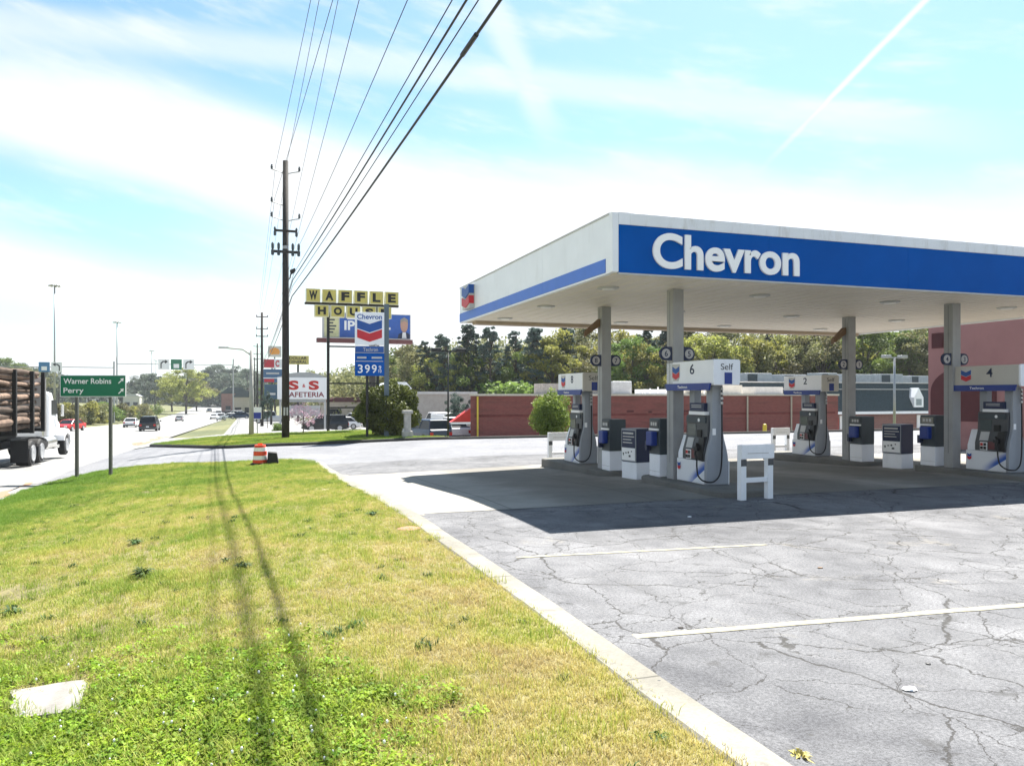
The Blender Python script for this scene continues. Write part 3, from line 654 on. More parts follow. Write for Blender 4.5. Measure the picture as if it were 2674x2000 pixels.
# far and right sides
mk('fascia_panel', M().box(CX0 + .1, CX1 - .1, CY1 - .09, CY1, CZ0, CZ1), 'white_panel', can)
mk('fascia_panel', M().box(CX1 - .09, CX1, CY0 + .11, CY1, CZ0, CZ1), 'white_panel', can)
mk('gutter', M().box(CX0 + .4, CX1 - .2, CY1 - .5, CY1 - .1, CZ0 - .06, CZ0 + .04), mat('gutter_tan', (.42, .34, .26), .6), can)
# lettering
for part in (1,):
    t = txt('Chevron', 3.46, .70, mat('letter_white', (.95, .95, .95), .4, var=.0), can, 9.2, 4.865, CY0 - .03, 'lettering', .026, .022)
# emblem on the left face
em = mk('emblem_box', M().box(CX0 - .17, CX0 - .001, 22.75, 23.55, 4.72, 5.44), 'light_grey', can)
def vee_x(nm, col, y0, y1, z, h, x0, x1):
    yc = (y0 + y1) / 2; k = h * .45
    mk(nm, M().ext([(y0, z), (yc, z - k), (y1, z), (y1, z - h), (yc, z - h - k), (y0, z - h)], x0, x1, 'x'), col, em)
vee_x('emblem_blue', 'logo_blue', 22.74, 23.56, 5.44, .27, CX0 - .20, CX0 - .03)
vee_x('emblem_red', 'logo_red', 22.74, 23.56, 5.10, .24, CX0 - .20, CX0 - .03)
# lamps in the soffit
for x in (7.65, 11.7, 15.7, 19.8):
    for y in (15.6, 19.4, 22.9):
        lm = mk('soffit_lamp', M().lathe([(.24, .085), (.25, .06), (.22, .045), (.16, .04)], 20, (x, y, CZ0 - .03)), 'light_grey', can, smooth=False)
        mk('lens', M().lathe([(.15, .0), (.13, -.015), (.05, -.025)], 16, (x, y, CZ0 + .012)), 'lens', lm)
# columns with their number flags
for (x, y, nl, nr) in ((9.28, 15.45, '6', '5'), (9.28, 19.15, '8', '7'), (17.65, 19.15, '2', '1'), (17.65, 15.45, '4', '3')):
    cm = mk('column', M().box(x - .14, x + .14, y - .14, y + .14, .0, CZ0 + .05), 'column_grey', can, bev=.012)
    mk('column_seam', M().box(x - .1425, x - .1405, y - .006, y + .006, .5, CZ0), 'head_grey', cm)
    fz = 2.98
    for sx, num in ((-1, nl), (1, nr)):
        cx = x + sx * .30
        fl = M(); n = 20
        pts = [(cx + .155 * math.cos(2 * math.pi * i / n), fz + .155 * math.sin(2 * math.pi * i / n)) for i in range(n)]
        f = mk('number_flag', fl.ext(pts, y - .10, y - .04), 'navy', cm)
        mk('flag_bracket', M().box(min(x + sx * .141, cx), max(x + sx * .141, cx), y - .095, y - .045, fz - .155, fz + .155), 'navy', cm)
        mk('number_disc', M().ext([(cx + .11 * math.cos(2 * math.pi * i / n), fz + .11 * math.sin(2 * math.pi * i / n)) for i in range(n)], y - .112, y - .101), mat('disc_grey', (.45, .44, .44), .5), f)
        txt(num, None, .13, 'navy', f, cx, fz, y - .114, 'number', .012, .002)
# loudspeaker arms under the rear columns
for x in (9.28, 17.65):
    a = mk('speaker_arm', M().hexa([(x - .62, 19.1, 3.62), (x - .55, 19.3, 3.60), (x - .15, 19.3, 3.92), (x - .15, 19.1, 3.92)], [(x - .62, 19.1, 3.78), (x - .55, 19.3, 3.76), (x - .15, 19.3, 4.12), (x - .15, 19.1, 4.12)]), 'brown', can)

# ------------------------------------------------------------------ pump islands, pumps, service boxes, guards
def pad(x, y0, y1, label, top=.13):
    w = .64; m = M(); n = 10; pts = []
    for (cx, cy, t0) in ((x + w - .35, y1 - .35, 0), (x - w + .35, y1 - .35, 90), (x - w + .35, y0 + .35, 180), (x + w - .35, y0 + .35, 270)):
        for i in range(n): t = R(t0 + 90 * i / (n - 1)); pts.append((cx + .35 * math.cos(t), cy + .35 * math.sin(t)))
    k = len(pts)
    m.add([(a, b, -.4) for a, b in pts] + [(a, b, top - .025) for a, b in pts] + [(x + (a - x) * .965, y0 + (y1 - y0) / 2 + (b - (y0 + y1) / 2) * .985, top) for a, b in pts],
          [(i, (i + 1) % k, k + (i + 1) % k, k + i) for i in range(k)] + [(k + i, k + (i + 1) % k, 2 * k + (i + 1) % k, 2 * k + i) for i in range(k)] + [tuple(range(2 * k, 3 * k))])
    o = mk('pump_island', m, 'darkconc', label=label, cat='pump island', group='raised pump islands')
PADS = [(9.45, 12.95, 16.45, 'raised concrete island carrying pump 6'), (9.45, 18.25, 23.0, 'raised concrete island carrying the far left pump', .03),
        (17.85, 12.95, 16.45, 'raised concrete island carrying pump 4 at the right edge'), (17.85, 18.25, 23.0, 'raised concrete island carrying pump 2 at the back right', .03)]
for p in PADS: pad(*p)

def swoosh_mat():
    mt, nt, bs = nodes('pump_white'); tc = nt.nodes.new('ShaderNodeTexCoord'); sp = nt.nodes.new('ShaderNodeSeparateXYZ'); nt.links.new(tc.outputs['Object'], sp.inputs[0])
    # a blue band that rises to the right and fades to white on its upper side (printed graphic)
    d = mth(nt, 'SUBTRACT', sp.outputs[2], mth(nt, 'MULTIPLY', mth(nt, 'SUBTRACT', sp.outputs[0], -.10), .62))
    up = mth(nt, 'SUBTRACT', 1.0, sstep(nt, d, .0, .20)); lo = sstep(nt, d, -.06, -.045)
    rt = sstep(nt, sp.outputs[0], -.25, .25)
    f = mth(nt, 'MULTIPLY', mth(nt, 'MULTIPLY', up, lo), rt)
    c = mixc(nt, f, (.76, .78, .81), (.02, .10, .45)); nt.links.new(c, bs.inputs['Base Color']); bs.inputs['Roughness'].default_value = .4
    MATS['pump_white'] = mt
swoosh_mat()
PUMP_RZ = R(-90)
def make_pump(num, loc, label, tint=('white_panel', 'white_panel')):
    """long side looks towards -y (the street), hose end towards +x"""
    p = thing('fuel_pump', label, 'fuel pump', loc, PUMP_RZ, 'fuel pumps under the canopy')
    y0, y1 = -.26, .26
    mk('lower_cabinet', M().box(-.62, .50, y0, y1, .0, .50), 'pump_white', p, bev=.02)
    hd = mk('head', M().ext([(y0 - .02, .505), (y0 - .02, .70), (y0 + .07, 1.0), (y0 + .09, 1.48), (y1 - .09, 1.48), (y1 - .07, 1.0), (y1 + .02, .70), (y1 + .02, .505)], -.34, .50, 'x'), 'head_grey', p, bev=.015)
    mk('white_side', M().ext([(y0 + .02, .505), (y0 + .02, .62), (y0 + .16, 1.02), (y1 - .16, 1.02), (y1 - .02, .62), (y1 - .02, .505)], -.58, -.345, 'x'), 'white_panel', p)
    mk('screen', M().box(-.26, .06, y0 + .07, y0 + .085, 1.02, 1.28), 'screen', hd)
    mk('display_hood', M().box(-.30, .44, y0 + .055, y0 + .10, 1.31, 1.44), 'slate_grey', hd)
    mk('keypad', M().hexa([(-.22, y0 - .01, .76), (.02, y0 - .01, .76), (.02, y0 + .05, .76), (-.22, y0 + .05, .76)], [(-.22, y0 + .05, .98), (.02, y0 + .05, .98), (.02, y0 + .10, .98), (-.22, y0 + .10, .98)]), 'light_grey', hd)
    mk('card_reader', M().box(.14, .30, y0 + .045, y0 + .09, 1.0, 1.16), 'black', hd)
    gb = mk('grade_panel', M().box(-.18, .02, y0 - .035, y0 - .021, .52, .72), 'white', hd)
    for i in range(4): mk('grade_button', M().box(-.165 + (i % 2) * .09, -.095 + (i % 2) * .09, y0 - .045, y0 - .036, .54 + (i // 2) * .09, .61 + (i // 2) * .09), 'black' if i != 2 else 'red', gb)
    mk('price_panel', M().box(.05, .24, y0 - .036, y0 - .021, .55, .74), mat('price_red', (.13, .03, .035), .4), hd)
    wl = mk('warning_label', M().lathe([(.0, 0), (.04, 0), (.04, .004)], 10), 'white', hd); wl.rotation_euler = (R(90), 0, 0); wl.location = (.20, y0 + .052, 1.37)
    tp = mk('pump_topper', M().box(-.16, .40, y0 + .05, y0 + .20, 1.56, 1.74), 'navy', p, bev=.008)
    mk('topper_sill', M().box(-.16, .46, y0 + .03, y0 + .22, 1.482, 1.555), 'white', tp)
    for zz in (1.64, 1.68): mk('topper_print', M().box(-.08, .30, y0 + .045, y0 + .0495, zz, zz + .014), 'light_grey', tp)
    # hose end: bell-shaped foot narrowing to a mast, seen from the short side
    prof = [(-.275, 0), (.275, 0), (.275, .42), (.26, .62), (.22, .80), (.165, .98), (.14, 1.15), (.135, 2.12), (-.135, 2.12), (-.14, 1.15), (-.165, .98), (-.22, .80), (-.26, .62), (-.275, .42)]
    tw = mk('hose_tower', M().ext(prof, .505, .60, 'x'), 'tower_grey', p, bev=.02)
    mk('tower_post', M().box(.36, .503, -.12, .12, 1.482, 2.12), 'tower_grey', p)
    mk('tower_highlight', M().box(.50, .595, .277, .295, 0, .5), 'white', tw); mk('side_label', M().box(.601, .606, -.13, -.05, 1.06, 1.2), 'white', tw)  # white strip paints in the highlight along the tower's foot
    mk('nozzle_holster', M().hexa([(.24, y0 - .06, .56), (.49, y0 - .06, .50), (.49, y0 + .02, .50), (.24, y0 + .02, .56)], [(.30, y0 - .01, .98), (.49, y0 - .01, 1.02), (.49, y0 + .08, 1.02), (.30, y0 + .08, .98)]), 'black', p)
    nz_ = M(); nz_.tube([(.36, y0 - .10, .52), (.32, y0 - .12, .66), (.33, y0 - .09, .80), (.26, y0 - .04, .86)], .026, 8); nz_.box(.24, .38, y0 - .11, y0 - .055, .72, .80)
    mk('nozzle', nz_, 'black', p)
    pts = [(.66, .06, 2.06), (.665, .06, 1.6), (.67, .06, 1.0), (.67, .05, .5), (.68, .0, .24), (.68, -.10, .11), (.66, -.22, .07), (.56, -.34, .10), (.44, -.38, .20), (.38, -.37, .36), (.36, -.36, .52)]
    P = []
    for i in range(len(pts) - 1):
        a, b = Vector(pts[i]), Vector(pts[i + 1]); pa = Vector(pts[max(i - 1, 0)]); pb = Vector(pts[min(i + 2, len(pts) - 1)])
        for j in range(4):
            t = j / 4; P.append(.5 * ((2 * a) + (b - pa) * t + (2 * pa - 5 * a + 4 * b - pb) * t * t + (3 * a - pa - 3 * b + pb) * t ** 3))
    P.append(Vector(pts[-1])); mk('hose', M().tube(P, .017, 8), 'rubber', p, smooth=True)
    m = M()
    for k in range(4): m.lathe([(.018, 0), (.034, .02), (.034, .06), (.018, .08)], 10, (.66, .06, 1.70 + k * .1))
    mk('hose_coupling', m, 'steel', p)
    mk('mast', M().box(-.36, -.16, -.09, .09, 1.482, 2.13), 'tower_grey', p, bev=.01)
    # lit header: long face with number, short face with service mode
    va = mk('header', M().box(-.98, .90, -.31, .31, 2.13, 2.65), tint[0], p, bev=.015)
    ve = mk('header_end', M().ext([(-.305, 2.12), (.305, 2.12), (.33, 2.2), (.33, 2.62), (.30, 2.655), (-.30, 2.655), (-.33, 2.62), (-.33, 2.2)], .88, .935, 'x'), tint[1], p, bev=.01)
    bs_ = mk('blue_band', M().ext([(-.95, 2.16), (-.90, 2.01), (.80, 2.01), (.85, 2.16)], -.36, -.325), 'deep_blue', va)
    txt('Techron', .40, .06, 'white', bs_, -.22, 2.085, -.362, 'band_lettering', .01, .001)
    sh = mk('emblem_shield', M().ext([(-.72, 2.60), (-.40, 2.60), (-.40, 2.32), (-.46, 2.22), (-.66, 2.22), (-.72, 2.32)], -.317, -.311), 'light_grey', va)
    chevron_mark(sh, -.56, 2.40, -.318, .29, .30, .003)
    txt(num, .17, .22, 'navy', va, .10, 2.47, -.313, 'pump_number', .012, .002)
    e = txt('Self', .30, .13, 'head_grey', ve, 0, 0, 0, 'header_lettering', .0, .002); e.rotation_euler = (0, 0, R(90)); e.location = (.938, .0, 2.50)
    mk('blue_square', M().box(.934, .945, -.06, .12, 2.14, 2.38), 'deep_blue', ve)
    chevron_mark(p, -.50, .33, y0 - .012, .12, .17, .004)
    return p
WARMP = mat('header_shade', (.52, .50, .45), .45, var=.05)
make_pump('6', (9.45, 14.62, .13), 'white and grey fuel pump 6 nearest the camera, behind the H-shaped guard')
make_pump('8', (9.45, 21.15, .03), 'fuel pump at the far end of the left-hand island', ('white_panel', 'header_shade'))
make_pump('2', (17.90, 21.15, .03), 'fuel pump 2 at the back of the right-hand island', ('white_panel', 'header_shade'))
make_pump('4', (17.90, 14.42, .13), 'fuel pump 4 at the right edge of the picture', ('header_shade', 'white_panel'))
def make_service(loc, label, tagw):
    p = thing('windshield_station', label, 'service box', loc, PUMP_RZ, 'grey service boxes beside the columns')
    mk('base', M().box(-.24, .24, -.24, .24, 0, .52), 'white_panel', p, bev=.015)
    mk('cabinet', M().box(-.24, .24, -.24, .24, .522, 1.36), 'slate_grey', p, bev=.012)
    wd = mk('window', M().box(-.19, .19, -.255, -.241, 1.14, 1.31), mat('smoked', (.22, .21, .18), .3) if tagw else 'head_grey', p)
    for i in range(3): mk('print', M().box(-.14 + i * .1, -.07 + i * .1, -.259, -.256, 1.19, 1.27), 'light_grey', wd)
    mk('shelf', M().box(-.22, .22, -.27, -.241, 1.08, 1.125), 'white', p)
    mk('towel_dispenser', M().box(-.13, .15, -.40, -.241, .72, 1.06), 'deep_blue', p, bev=.03)
    mk('bucket', M().box(-.235, -.14, -.36, -.241, .60, .82), 'navy', p, bev=.01)
    mk('base_seam', M().box(-.242, .242, -.243, -.2405, .12, .128), 'light_grey', p)
make_service((9.30, 16.02, .13), 'grey and white service box beside the column of pump 6', 0)
make_service((9.30, 18.62, .03), 'grey and white service box beside the far left column', 0)
make_service((17.66, 16.02, .13), 'grey service box with pale window beside the column of pump 4', 1)
make_service((17.66, 18.62, .03), 'grey service box in front of the rear right column', 0)
def make_bin(loc, label):
    p = thing('waste_bin', label, 'waste bin', loc, R(-80), 'boxy waste bins between the pump islands')
    mk('base', M().box(-.30, .30, -.27, .27, 0, .42), 'white_panel', p, bev=.012)
    bd = mk('housing', M().box(-.30, .30, -.27, .27, .424, 1.26), 'navy', p, bev=.012)
    fr = mk('poster_frame', M().box(-.29, .29, -.29, -.271, .44, 1.25), 'tower_grey', p)
    mk('poster_head', M().box(-.265, .265, -.296, -.291, .78, 1.21), 'navy', fr)
    mk('poster_sheet', M().box(-.265, .265, -.296, -.291, .465, .775), 'white', fr)
    for i, w in enumerate((.42, .46, .34, .38)): mk('poster_print', M().box(-.22, -.22 + w, -.2985, -.2965, 1.12 - i * .075, 1.145 - i * .075 + (.02 if i == 0 else 0)), 'light_grey', fr)
    g = np.random.RandomState(3)
    for i in range(7):
        x, z = g.uniform(-.23, .15), g.uniform(.49, .70); mk('poster_print', M().box(x, x + g.uniform(.03, .10), -.2985, -.2965, z, z + g.uniform(.02, .07)), 'head_grey', fr)
make_bin((9.32, 17.32, -.06), 'navy and white waste bin with notice between the left pumps'); make_bin((17.72, 17.32, -.06), 'navy and white waste bin with notice between the right pumps')
def make_guard(loc, rz, label):
    p = thing('pump_guard', label, 'guard', loc, rz, 'white guards at the ends of the pump islands')
    for sx in (-1, 1):
        po = mk('post', M().box(sx * .33 - .065, sx * .33 + .065, -.06, .06, -.05, 1.07), 'white_paint', p, bev=.008)
        mk('reflector', M().box(sx * .33 - .067, sx * .33 + .067, -.064, -.0605, .66, .79), 'head_grey', po)
    mk('rail', M().box(-.264, .264, -.045, .045, .335, .425), 'white_paint', p, bev=.006)
    mk('board', M().box(-.40, .40, -.085, -.062, .80, 1.075), 'white_paint', p, bev=.006)
    mk('groove', M().box(-.26, .26, -.088, -.0855, .90, .915), 'light_grey', p)
make_guard((9.42, 12.70, -.0), R(4), 'white H-shaped steel guard in front of pump 6')
make_guard((9.75, 23.55, -.27), R(4), 'white guard at the far end of the left-hand island')
make_guard((18.95, 24.05, -.27), R(4), 'white guard behind pump 2 at the far right-hand island')

# ------------------------------------------------------------------ convenience store (right edge), buildings behind
def arch_pts(y0, y1, z0, zs, zt, n=16):
    yc, hw = (y0 + y1) / 2, (y1 - y0) / 2
    return [(y0, z0), (y1, z0)] + [(yc + hw * math.cos(math.pi * i / n), zs + (zt - zs) * math.sin(math.pi * i / n)) for i in range(n + 1)]
st = thing('convenience_store', 'pink stucco shop wall with dark red arch behind the right-hand pumps', 'building', (0, 0, 0))
mk('wall', M().box(28.7, 40, 8.0, 26.35, -.5, 5.9), 'pink', st)
mk('cornice', M().box(28.6, 40.1, 7.9, 26.45, 5.9, 6.2), 'maroon', st)
mk('arch_panel', M().ext(arch_pts(23.05, 26.2, .92, 2.15, 3.2), 28.66, 28.72, 'x'), 'maroon', st)
mk('arch_panel', M().ext(arch_pts(18.4, 21.6, .92, 2.15, 3.2), 28.66, 28.72, 'x'), 'maroon', st)
fr = mk('square_panel', M().box(28.665, 28.72, 25.5, 26.15, 4.08, 4.75), 'maroon', st)
mk('frame', M().box(28.64, 28.664, 25.56, 26.09, 4.14, 4.69), mat('maroon2', (.06, .012, .014), .7), fr)
mk('base_band', M().box(28.64, 28.7, 8, 26.38, -.5, .25), mat('pink_base', (.33, .17, .16), .85), st)
po = mk('window_poster', M().box(28.64, 28.695, 20.6, 21.35, 1.9, 2.9), 'white', st)
mk('poster_red', M().box(28.632, 28.6395, 20.65, 21.3, 1.95, 2.3), 'red', po); mk('poster_blue', M().box(28.632, 28.6395, 20.65, 21.3, 2.35, 2.75), 'stripe_blue', po)

bb = thing('brick_building', 'long low red brick building behind the forecourt', 'building', (0, 0, 0))
BX0, BX1, BY0, BY1, BG = 15.4, 48.6, 54.0, 66.0, -2.6
BL = BX0 + 3.4
mk('wall', M().hexa([(BX0, BY0, BG), (BX1, BY0, BG), (BX1, BY1, BG), (BL, BY1, BG)], [(BX0, BY0, 1.95), (BX1, BY0, 1.95), (BX1, BY1, 1.95), (BL, BY1, 1.95)]), 'brick', bb)
mk('parapet_cap', M().hexa([(BX0 - .08, BY0 - .08, 1.952), (BX1 + .08, BY0 - .08, 1.952), (BX1 + .08, BY1 + .08, 1.952), (BL - .08, BY1 + .08, 1.952)], [(BX0 - .08, BY0 - .08, 2.1), (BX1 + .08, BY0 - .08, 2.1), (BX1 + .08, BY1 + .08, 2.1), (BL - .08, BY1 + .08, 2.1)]), mat('cap', (.62, .56, .50), .6, dirt=.2), bb)
for x in (BX0 + .5, 39.2, 43.6): mk('downpipe', M().cyl((x, BY0 - .12, BG), (x, BY0 - .12, 1.9), .07, n=8), 'tan' if x > 17 else 'yellow', bb)
mk('brick_course', M().box(BX0 + .3, BX1 - .3, BY0 - .006, BY0 + .02, .40, .58), mat('dark_course', (.16, .04, .037), .9, var=.45, vscale=1.3), bb)
for x in (35.0, 45.6): mk('expansion_joint', M().box(x, x + .03, BY0 - .008, BY0 + .02, BG, 1.94), 'maroon', bb)
for x, w, z in ((24.2, .5, .62), (28.1, .6, .66), (30, .3, .6), (31.6, .9, .62), (33.2, .9, .64)): mk('wall_vent', M().box(x, x + w, BY0 - .03, BY0 + .02, z, z + .16), 'maroon', bb)
# parapets and plant on the roof
mk('roof_screen', M().box(22.6, 28.2, 58, 60, 2.1, 2.95), mat('wood_grey', (.28, .27, .26), .9, var=.3, vscale=4), bb)
mk('roof_unit', M().box(28.6, 30.4, 57.5, 59, 2.1, 3.15), 'roof_metal', bb, bev=.04)
mk('roof_unit', M().box(32, 37, 58, 60, 2.1, 2.5), 'white_paint', bb)
for i in range(9): mk('roof_vent', M().cyl((31.2 + i * .75, 57.2, 2.1), (31.2 + i * .75, 57.2, 2.45 + .12 * (i % 3)), .06, n=8), 'white_paint', bb)
mk('roof_tank', M().lathe([(.1, 0), (.75, .05), (.8, .6), (.72, 1.1), (.5, 1.35), (.1, 1.45)], 18, (36.0, 57, 2.1)), mat('tank', (.55, .54, .48), .6), bb, smooth=True)
mk('roof_unit', M().box(38.6, 42, 58.5, 60.5, 2.1, 2.9), 'cream', bb); mk('roof_unit', M().box(43, 46, 58, 60, 2.1, 2.75), 'light_grey', bb)
aw = mk('awning', M().ext([(BX0 - 1.45, .05), (BX0 - .005, .05), (BX0 - .005, 1.05)], BY0 + .02, BY0 + .7), 'red', bb)
mk('awning_valance', M().box(BX0 - 1.48, BX0 - .005, BY0 + .0, BY0 + .7, -.1, .047), 'white', bb)
mk('awning_post', M().box(BX0 - 1.46, BX0 - 1.38, BY0 + .05, BY0 + .15, BG, -.17), 'white', bb)
bo = mk('bollard', M().lathe([(.16, 0), (.16, 1.25), (.12, 1.36), (.03, 1.4)], 14), 'yellow', loc=(37.2, 49.0, terr(37.2, 49.0)), label='yellow steel bollard in front of the brick wall', cat='bollard')

sb = thing('slate_roofed_building', 'low brick shop with steep dark slate roof, dormers and white trim', 'building', (0, 0, 0))
SX0, SX1, SY0 = 44.0, 76.0, 61.0
sg = terr(60, 61) - .3
mk('wall', M().box(SX0, SX1, SY0 + .6, SY0 + 14, sg, .42), 'brick2', sb)
rf = mk('roof', M().hexa([(SX0 - .3, SY0, .35), (SX1 + .3, SY0, .35), (SX1 + .3, SY0 + 14.6, .35), (SX0 - .3, SY0 + 14.6, .35)], [(SX0 - .3, SY0 + 1.5, 3.2), (SX1 + .3, SY0 + 1.5, 3.2), (SX1 + .3, SY0 + 14, 3.2), (SX0 - .3, SY0 + 14, 3.2)]), 'slate_roof', sb)
mk('eave', M().box(SX0 - .4, SX1 + .4, SY0 - .12, SY0 + .0, .10, .36), 'white_paint', sb); mk('ridge_trim', M().box(SX0 - .3, SX1 + .3, SY0 + 1.40, SY0 + 1.52, 3.2, 3.32), 'light_grey', sb)
mk('ridge_trim', M().box(SX0 - .3, SX1 + .3, SY0 + .98, SY0 + 1.06, 2.55, 2.62), 'light_grey', sb)
for x in (52.8, 65.3):
    d = mk('dormer', M().ext([(x - .62, .75), (x + .62, .75), (x + .62, 1.75), (x, 2.75), (x - .62, 1.75)], SY0 + .12, SY0 + 1.4), 'white_paint', rf)
    mk('dormer_window', M().box(x - .35, x + .35, SY0 + .09, SY0 + .118, .95, 1.6), mat('pane', (.25, .3, .32), .2), rf)
for x in (56.5, 66.4):
    w = mk('window', M().box(x - .9, x + .9, SY0 + .52, SY0 + .6, -1.4, -.05), 'white', sb); mk('pane', M().box(x - .5, x + .5, SY0 + .50, SY0 + .518, -1.2, -.3), 'glass', w)
mk('door', M().box(54.2, 55.4, SY0 + .5, SY0 + .6, sg, -.3), 'red', sb); mk('porch_post', M().box(53.7, 53.95, SY0 + .1, SY0 + .35, sg, .1), 'white', sb); mk('porch_post', M().box(69.4, 69.65, SY0 + .1, SY0 + .35, sg, .1), 'white', sb)
for x, w, h in ((47, 3.2, 1.0), (51.5, 3, .9), (56.2, 2.2, 1.1), (59.2, 3.6, 1.0), (64.0, 3.2, 1.05), (68.2, 2.6, .9)):
    u = mk('roof_unit', M().box(x, x + w, SY0 + 4, SY0 + 6, 3.2, 3.2 + h), 'roof_metal', sb, bev=.03); mk('louvre', M().box(x + .3, x + w * .45, SY0 + 3.96, SY0 + 4.0, 3.35, 3.1 + h), 'slate_grey', u)
r_, a_, z_ = at(1812, 66)
gb = thing('gable_porch', 'white gabled porch end on a brick pier beside the slate roof', 'building', (49.7, 57.5, terr(49.7, 57.5)))
mk('pier', M().box(-.7, .7, 0, 3, -.4, 3.9), 'brick2', gb); mk('gable', M().ext([(-.9, 3.9), (.9, 3.9), (-.35, 5.6)], -.1, 3.1), 'white', gb); mk('fanlight', M().ext([(-.35, 4.1), (.2, 4.1), (.02, 4.5), (-.2, 4.5)], -.13, -.101), 'black', gb)
# grey and white sheds further left, far shops
def shed(name, x0, x1, D, ytop, label, mt, rmat, depth=9, gable=0, parts=True):
    ra_, aa, za = at((x0 + x1) / 2, D); wdt = (x1 - x0) / FOC * D / 1.0
    t = thing(name, label, 'building', (ra_, aa, za)); h = hz(ytop, D) - za
    mk('wall', M().box(-wdt / 2, wdt / 2, 0, depth, -.5, h), mt, t)
    if gable: mk('roof', M().ext([(-wdt / 2 - .3, h), (wdt / 2 + .3, h), (wdt / 4, h + gable), (-wdt / 4, h + gable)], -.3, depth + .3), rmat, t)
    else: mk('roof', M().box(-wdt / 2 - .15, wdt / 2 + .15, -.15, depth + .15, h, h + .25), rmat, t)
    if parts:
        n = max(2, int(wdt / 3.5))
        for i in range(n):
            x = -wdt / 2 + (i + .5) * wdt / n; f = mk('window', M().box(x - .9, x + .9, -.04, 0, .6, min(2.2, h - .4)), 'glass', t); mk('sill', M().box(x - 1, x + 1, -.1, -.0405, .5, .6), 'white', f)
        mk('door', M().box(wdt * .28, wdt * .28 + .01, -.03, 0, 0, 2.1), 'red', t)
    return t
shed('warehouse', 900, 1030, 78, 851, 'plain pale grey block building left of the brick building', 'grey_wall', 'light_grey', 14, 0, False)
shed('white_shed', 838, 890, 95, 846, 'white gable-roofed shed behind the round bush', 'cream', 'white_paint', 10, 1.2, False)
shed('strip_mall', 700, 800, 120, 868, 'pale strip mall with red roof band behind the parked cars', 'tan', 'maroon', 12, .7)
shed('roadside_shop', 480, 535, 300, 850, 'dark-roofed roadside shop far down the street', 'brick2', 'slate_roof', 14, 2.5)
shed('roadside_shop', 505, 545, 230, 858, 'nearer low shop beside the far street', 'tan', 'slate_grey', 12, 1.8)
shed('roadside_shop', 268, 300, 340, 856, 'small white building across the street beyond the bank', 'cream', 'light_grey', 14, 1)
shed('roadside_shop', 190, 250, 420, 852, 'long pale building far across the street behind the green sign', 'cream', 'light_grey', 14, 2)

# ------------------------------------------------------------------ utility poles and wires
POLES = []
def pole(x, D, ytop, label, full=False, ybase=None):
    r, a, z = at(x, D); 
    if z > -.6 and full: z = zisl(r, a)
    top = hz(ytop, D); t = thing('utility_pole', label, 'utility pole', (r, a, z), 0, 'wooden utility poles along the street'); H = top - z
    mk('pole', M().cyl((0, 0, -.5), (0, 0, H), .215, .15, 14), 'wood', t, smooth=True)
    k = D / FOC
    if full:
        def arm(y, yl, yr, name='arm'):   # pixel heights along the pole
            zz = hz(y, D) - z; m = M()
            if yl: m.tube([(0, -.02, zz - .12), (-.40 * 1, -.02, zz + .02), (-.74, -.02, zz + .10)], .03, 6)
            if yr: m.tube([(0, -.02, zz - .12), (.40, -.02, zz + .0), (.74, -.02, zz + .08)], .03, 6)
            o = mk(name, m, 'galv', t)
            for s, on in ((-1, yl), (1, yr)):
                if on: mk('insulator', M().lathe([(.03, 0), (.075, .04), (.05, .09), (.075, .14), (.045, .20), (.05, .26)], 10, (s * .74, -.02, zz + .09)), 'slate_grey', o)
        arm(372, 1, 1); arm(442, 1, 0); arm(474, 1, 1)
        zz = hz(500, D) - z; ca = mk('crossarm', M().box(-.62, .62, -.18, -.08, zz - .06, zz + .06), 'wood', t)
        for s in (-.58, .58): mk('insulator', M().lathe([(.03, -.30), (.07, -.26), (.07, -.06), (.04, .02), (.07, .1), (.03, .2)], 8, (s, -.13, zz)), 'slate_grey', ca)
        zz = hz(545, D) - z; ca = mk('crossarm', M().box(-.78, .78, -.2, -.08, zz - .07, zz + .07), 'wood', t)
        for s in (-.70, -.38, .38, .70):
            mk('cutout', M().lathe([(.05, -.22), (.085, -.18), (.085, .05), (.05, .1), (.075, .2), (.075, .42), (.03, .5)], 8, (s, -.14, zz)), 'slate_grey', ca)
        mk('pole_band', M().cyl((0, 0, zz - .5), (0, 0, zz + .35), .17, n=14), 'galv', t)
        zz = hz(588, D) - z; lm = mk('camera_lamp', M().hexa([(.28, -.25, zz - .16), (.52, -.32, zz + .02), (.50, .0, zz + .02), (.28, 0, zz - .16)], [(.22, -.25, zz + .1), (.50, -.32, zz + .22), (.50, 0, zz + .22), (.22, 0, zz + .1)]), 'black', t)
        mk('lamp_bracket', M().tube([(.1, 0, zz - .5), (.25, -.05, zz - .3), (.28, -.1, zz)], .03, 6), 'black', lm)
        mk('ground_guard', M().box(.14, .20, -.03, .03, 0, 1.9), 'galv', t); mk('pole_tag', M().box(-.12, .12, -.2, -.17, 1.3, 1.75), 'light_grey', t)
    else:
        for zz in (H - .6, H - 2.2, H - 3.2):
            o = mk('crossarm', M().box(-.75, .75, -.2, -.1, zz - .05, zz + .05), 'wood', t)
            for s in (-.7, .7): mk('insulator', M().lathe([(.03, 0), (.07, .05), (.05, .2)], 6, (s, -.15, zz + .05)), 'slate_grey', o)
    POLES.append((r, a, z, top)); return t
pole(617, 43.0, 348, 'tall dark wooden utility pole with cross-arms on the grass island', True)
pole(566, 103, 675, 'second wooden utility pole down the street')
pole(556, 159, 742, 'third wooden utility pole down the street'); pole(550, 216, 772, 'fourth and farthest visible utility pole')
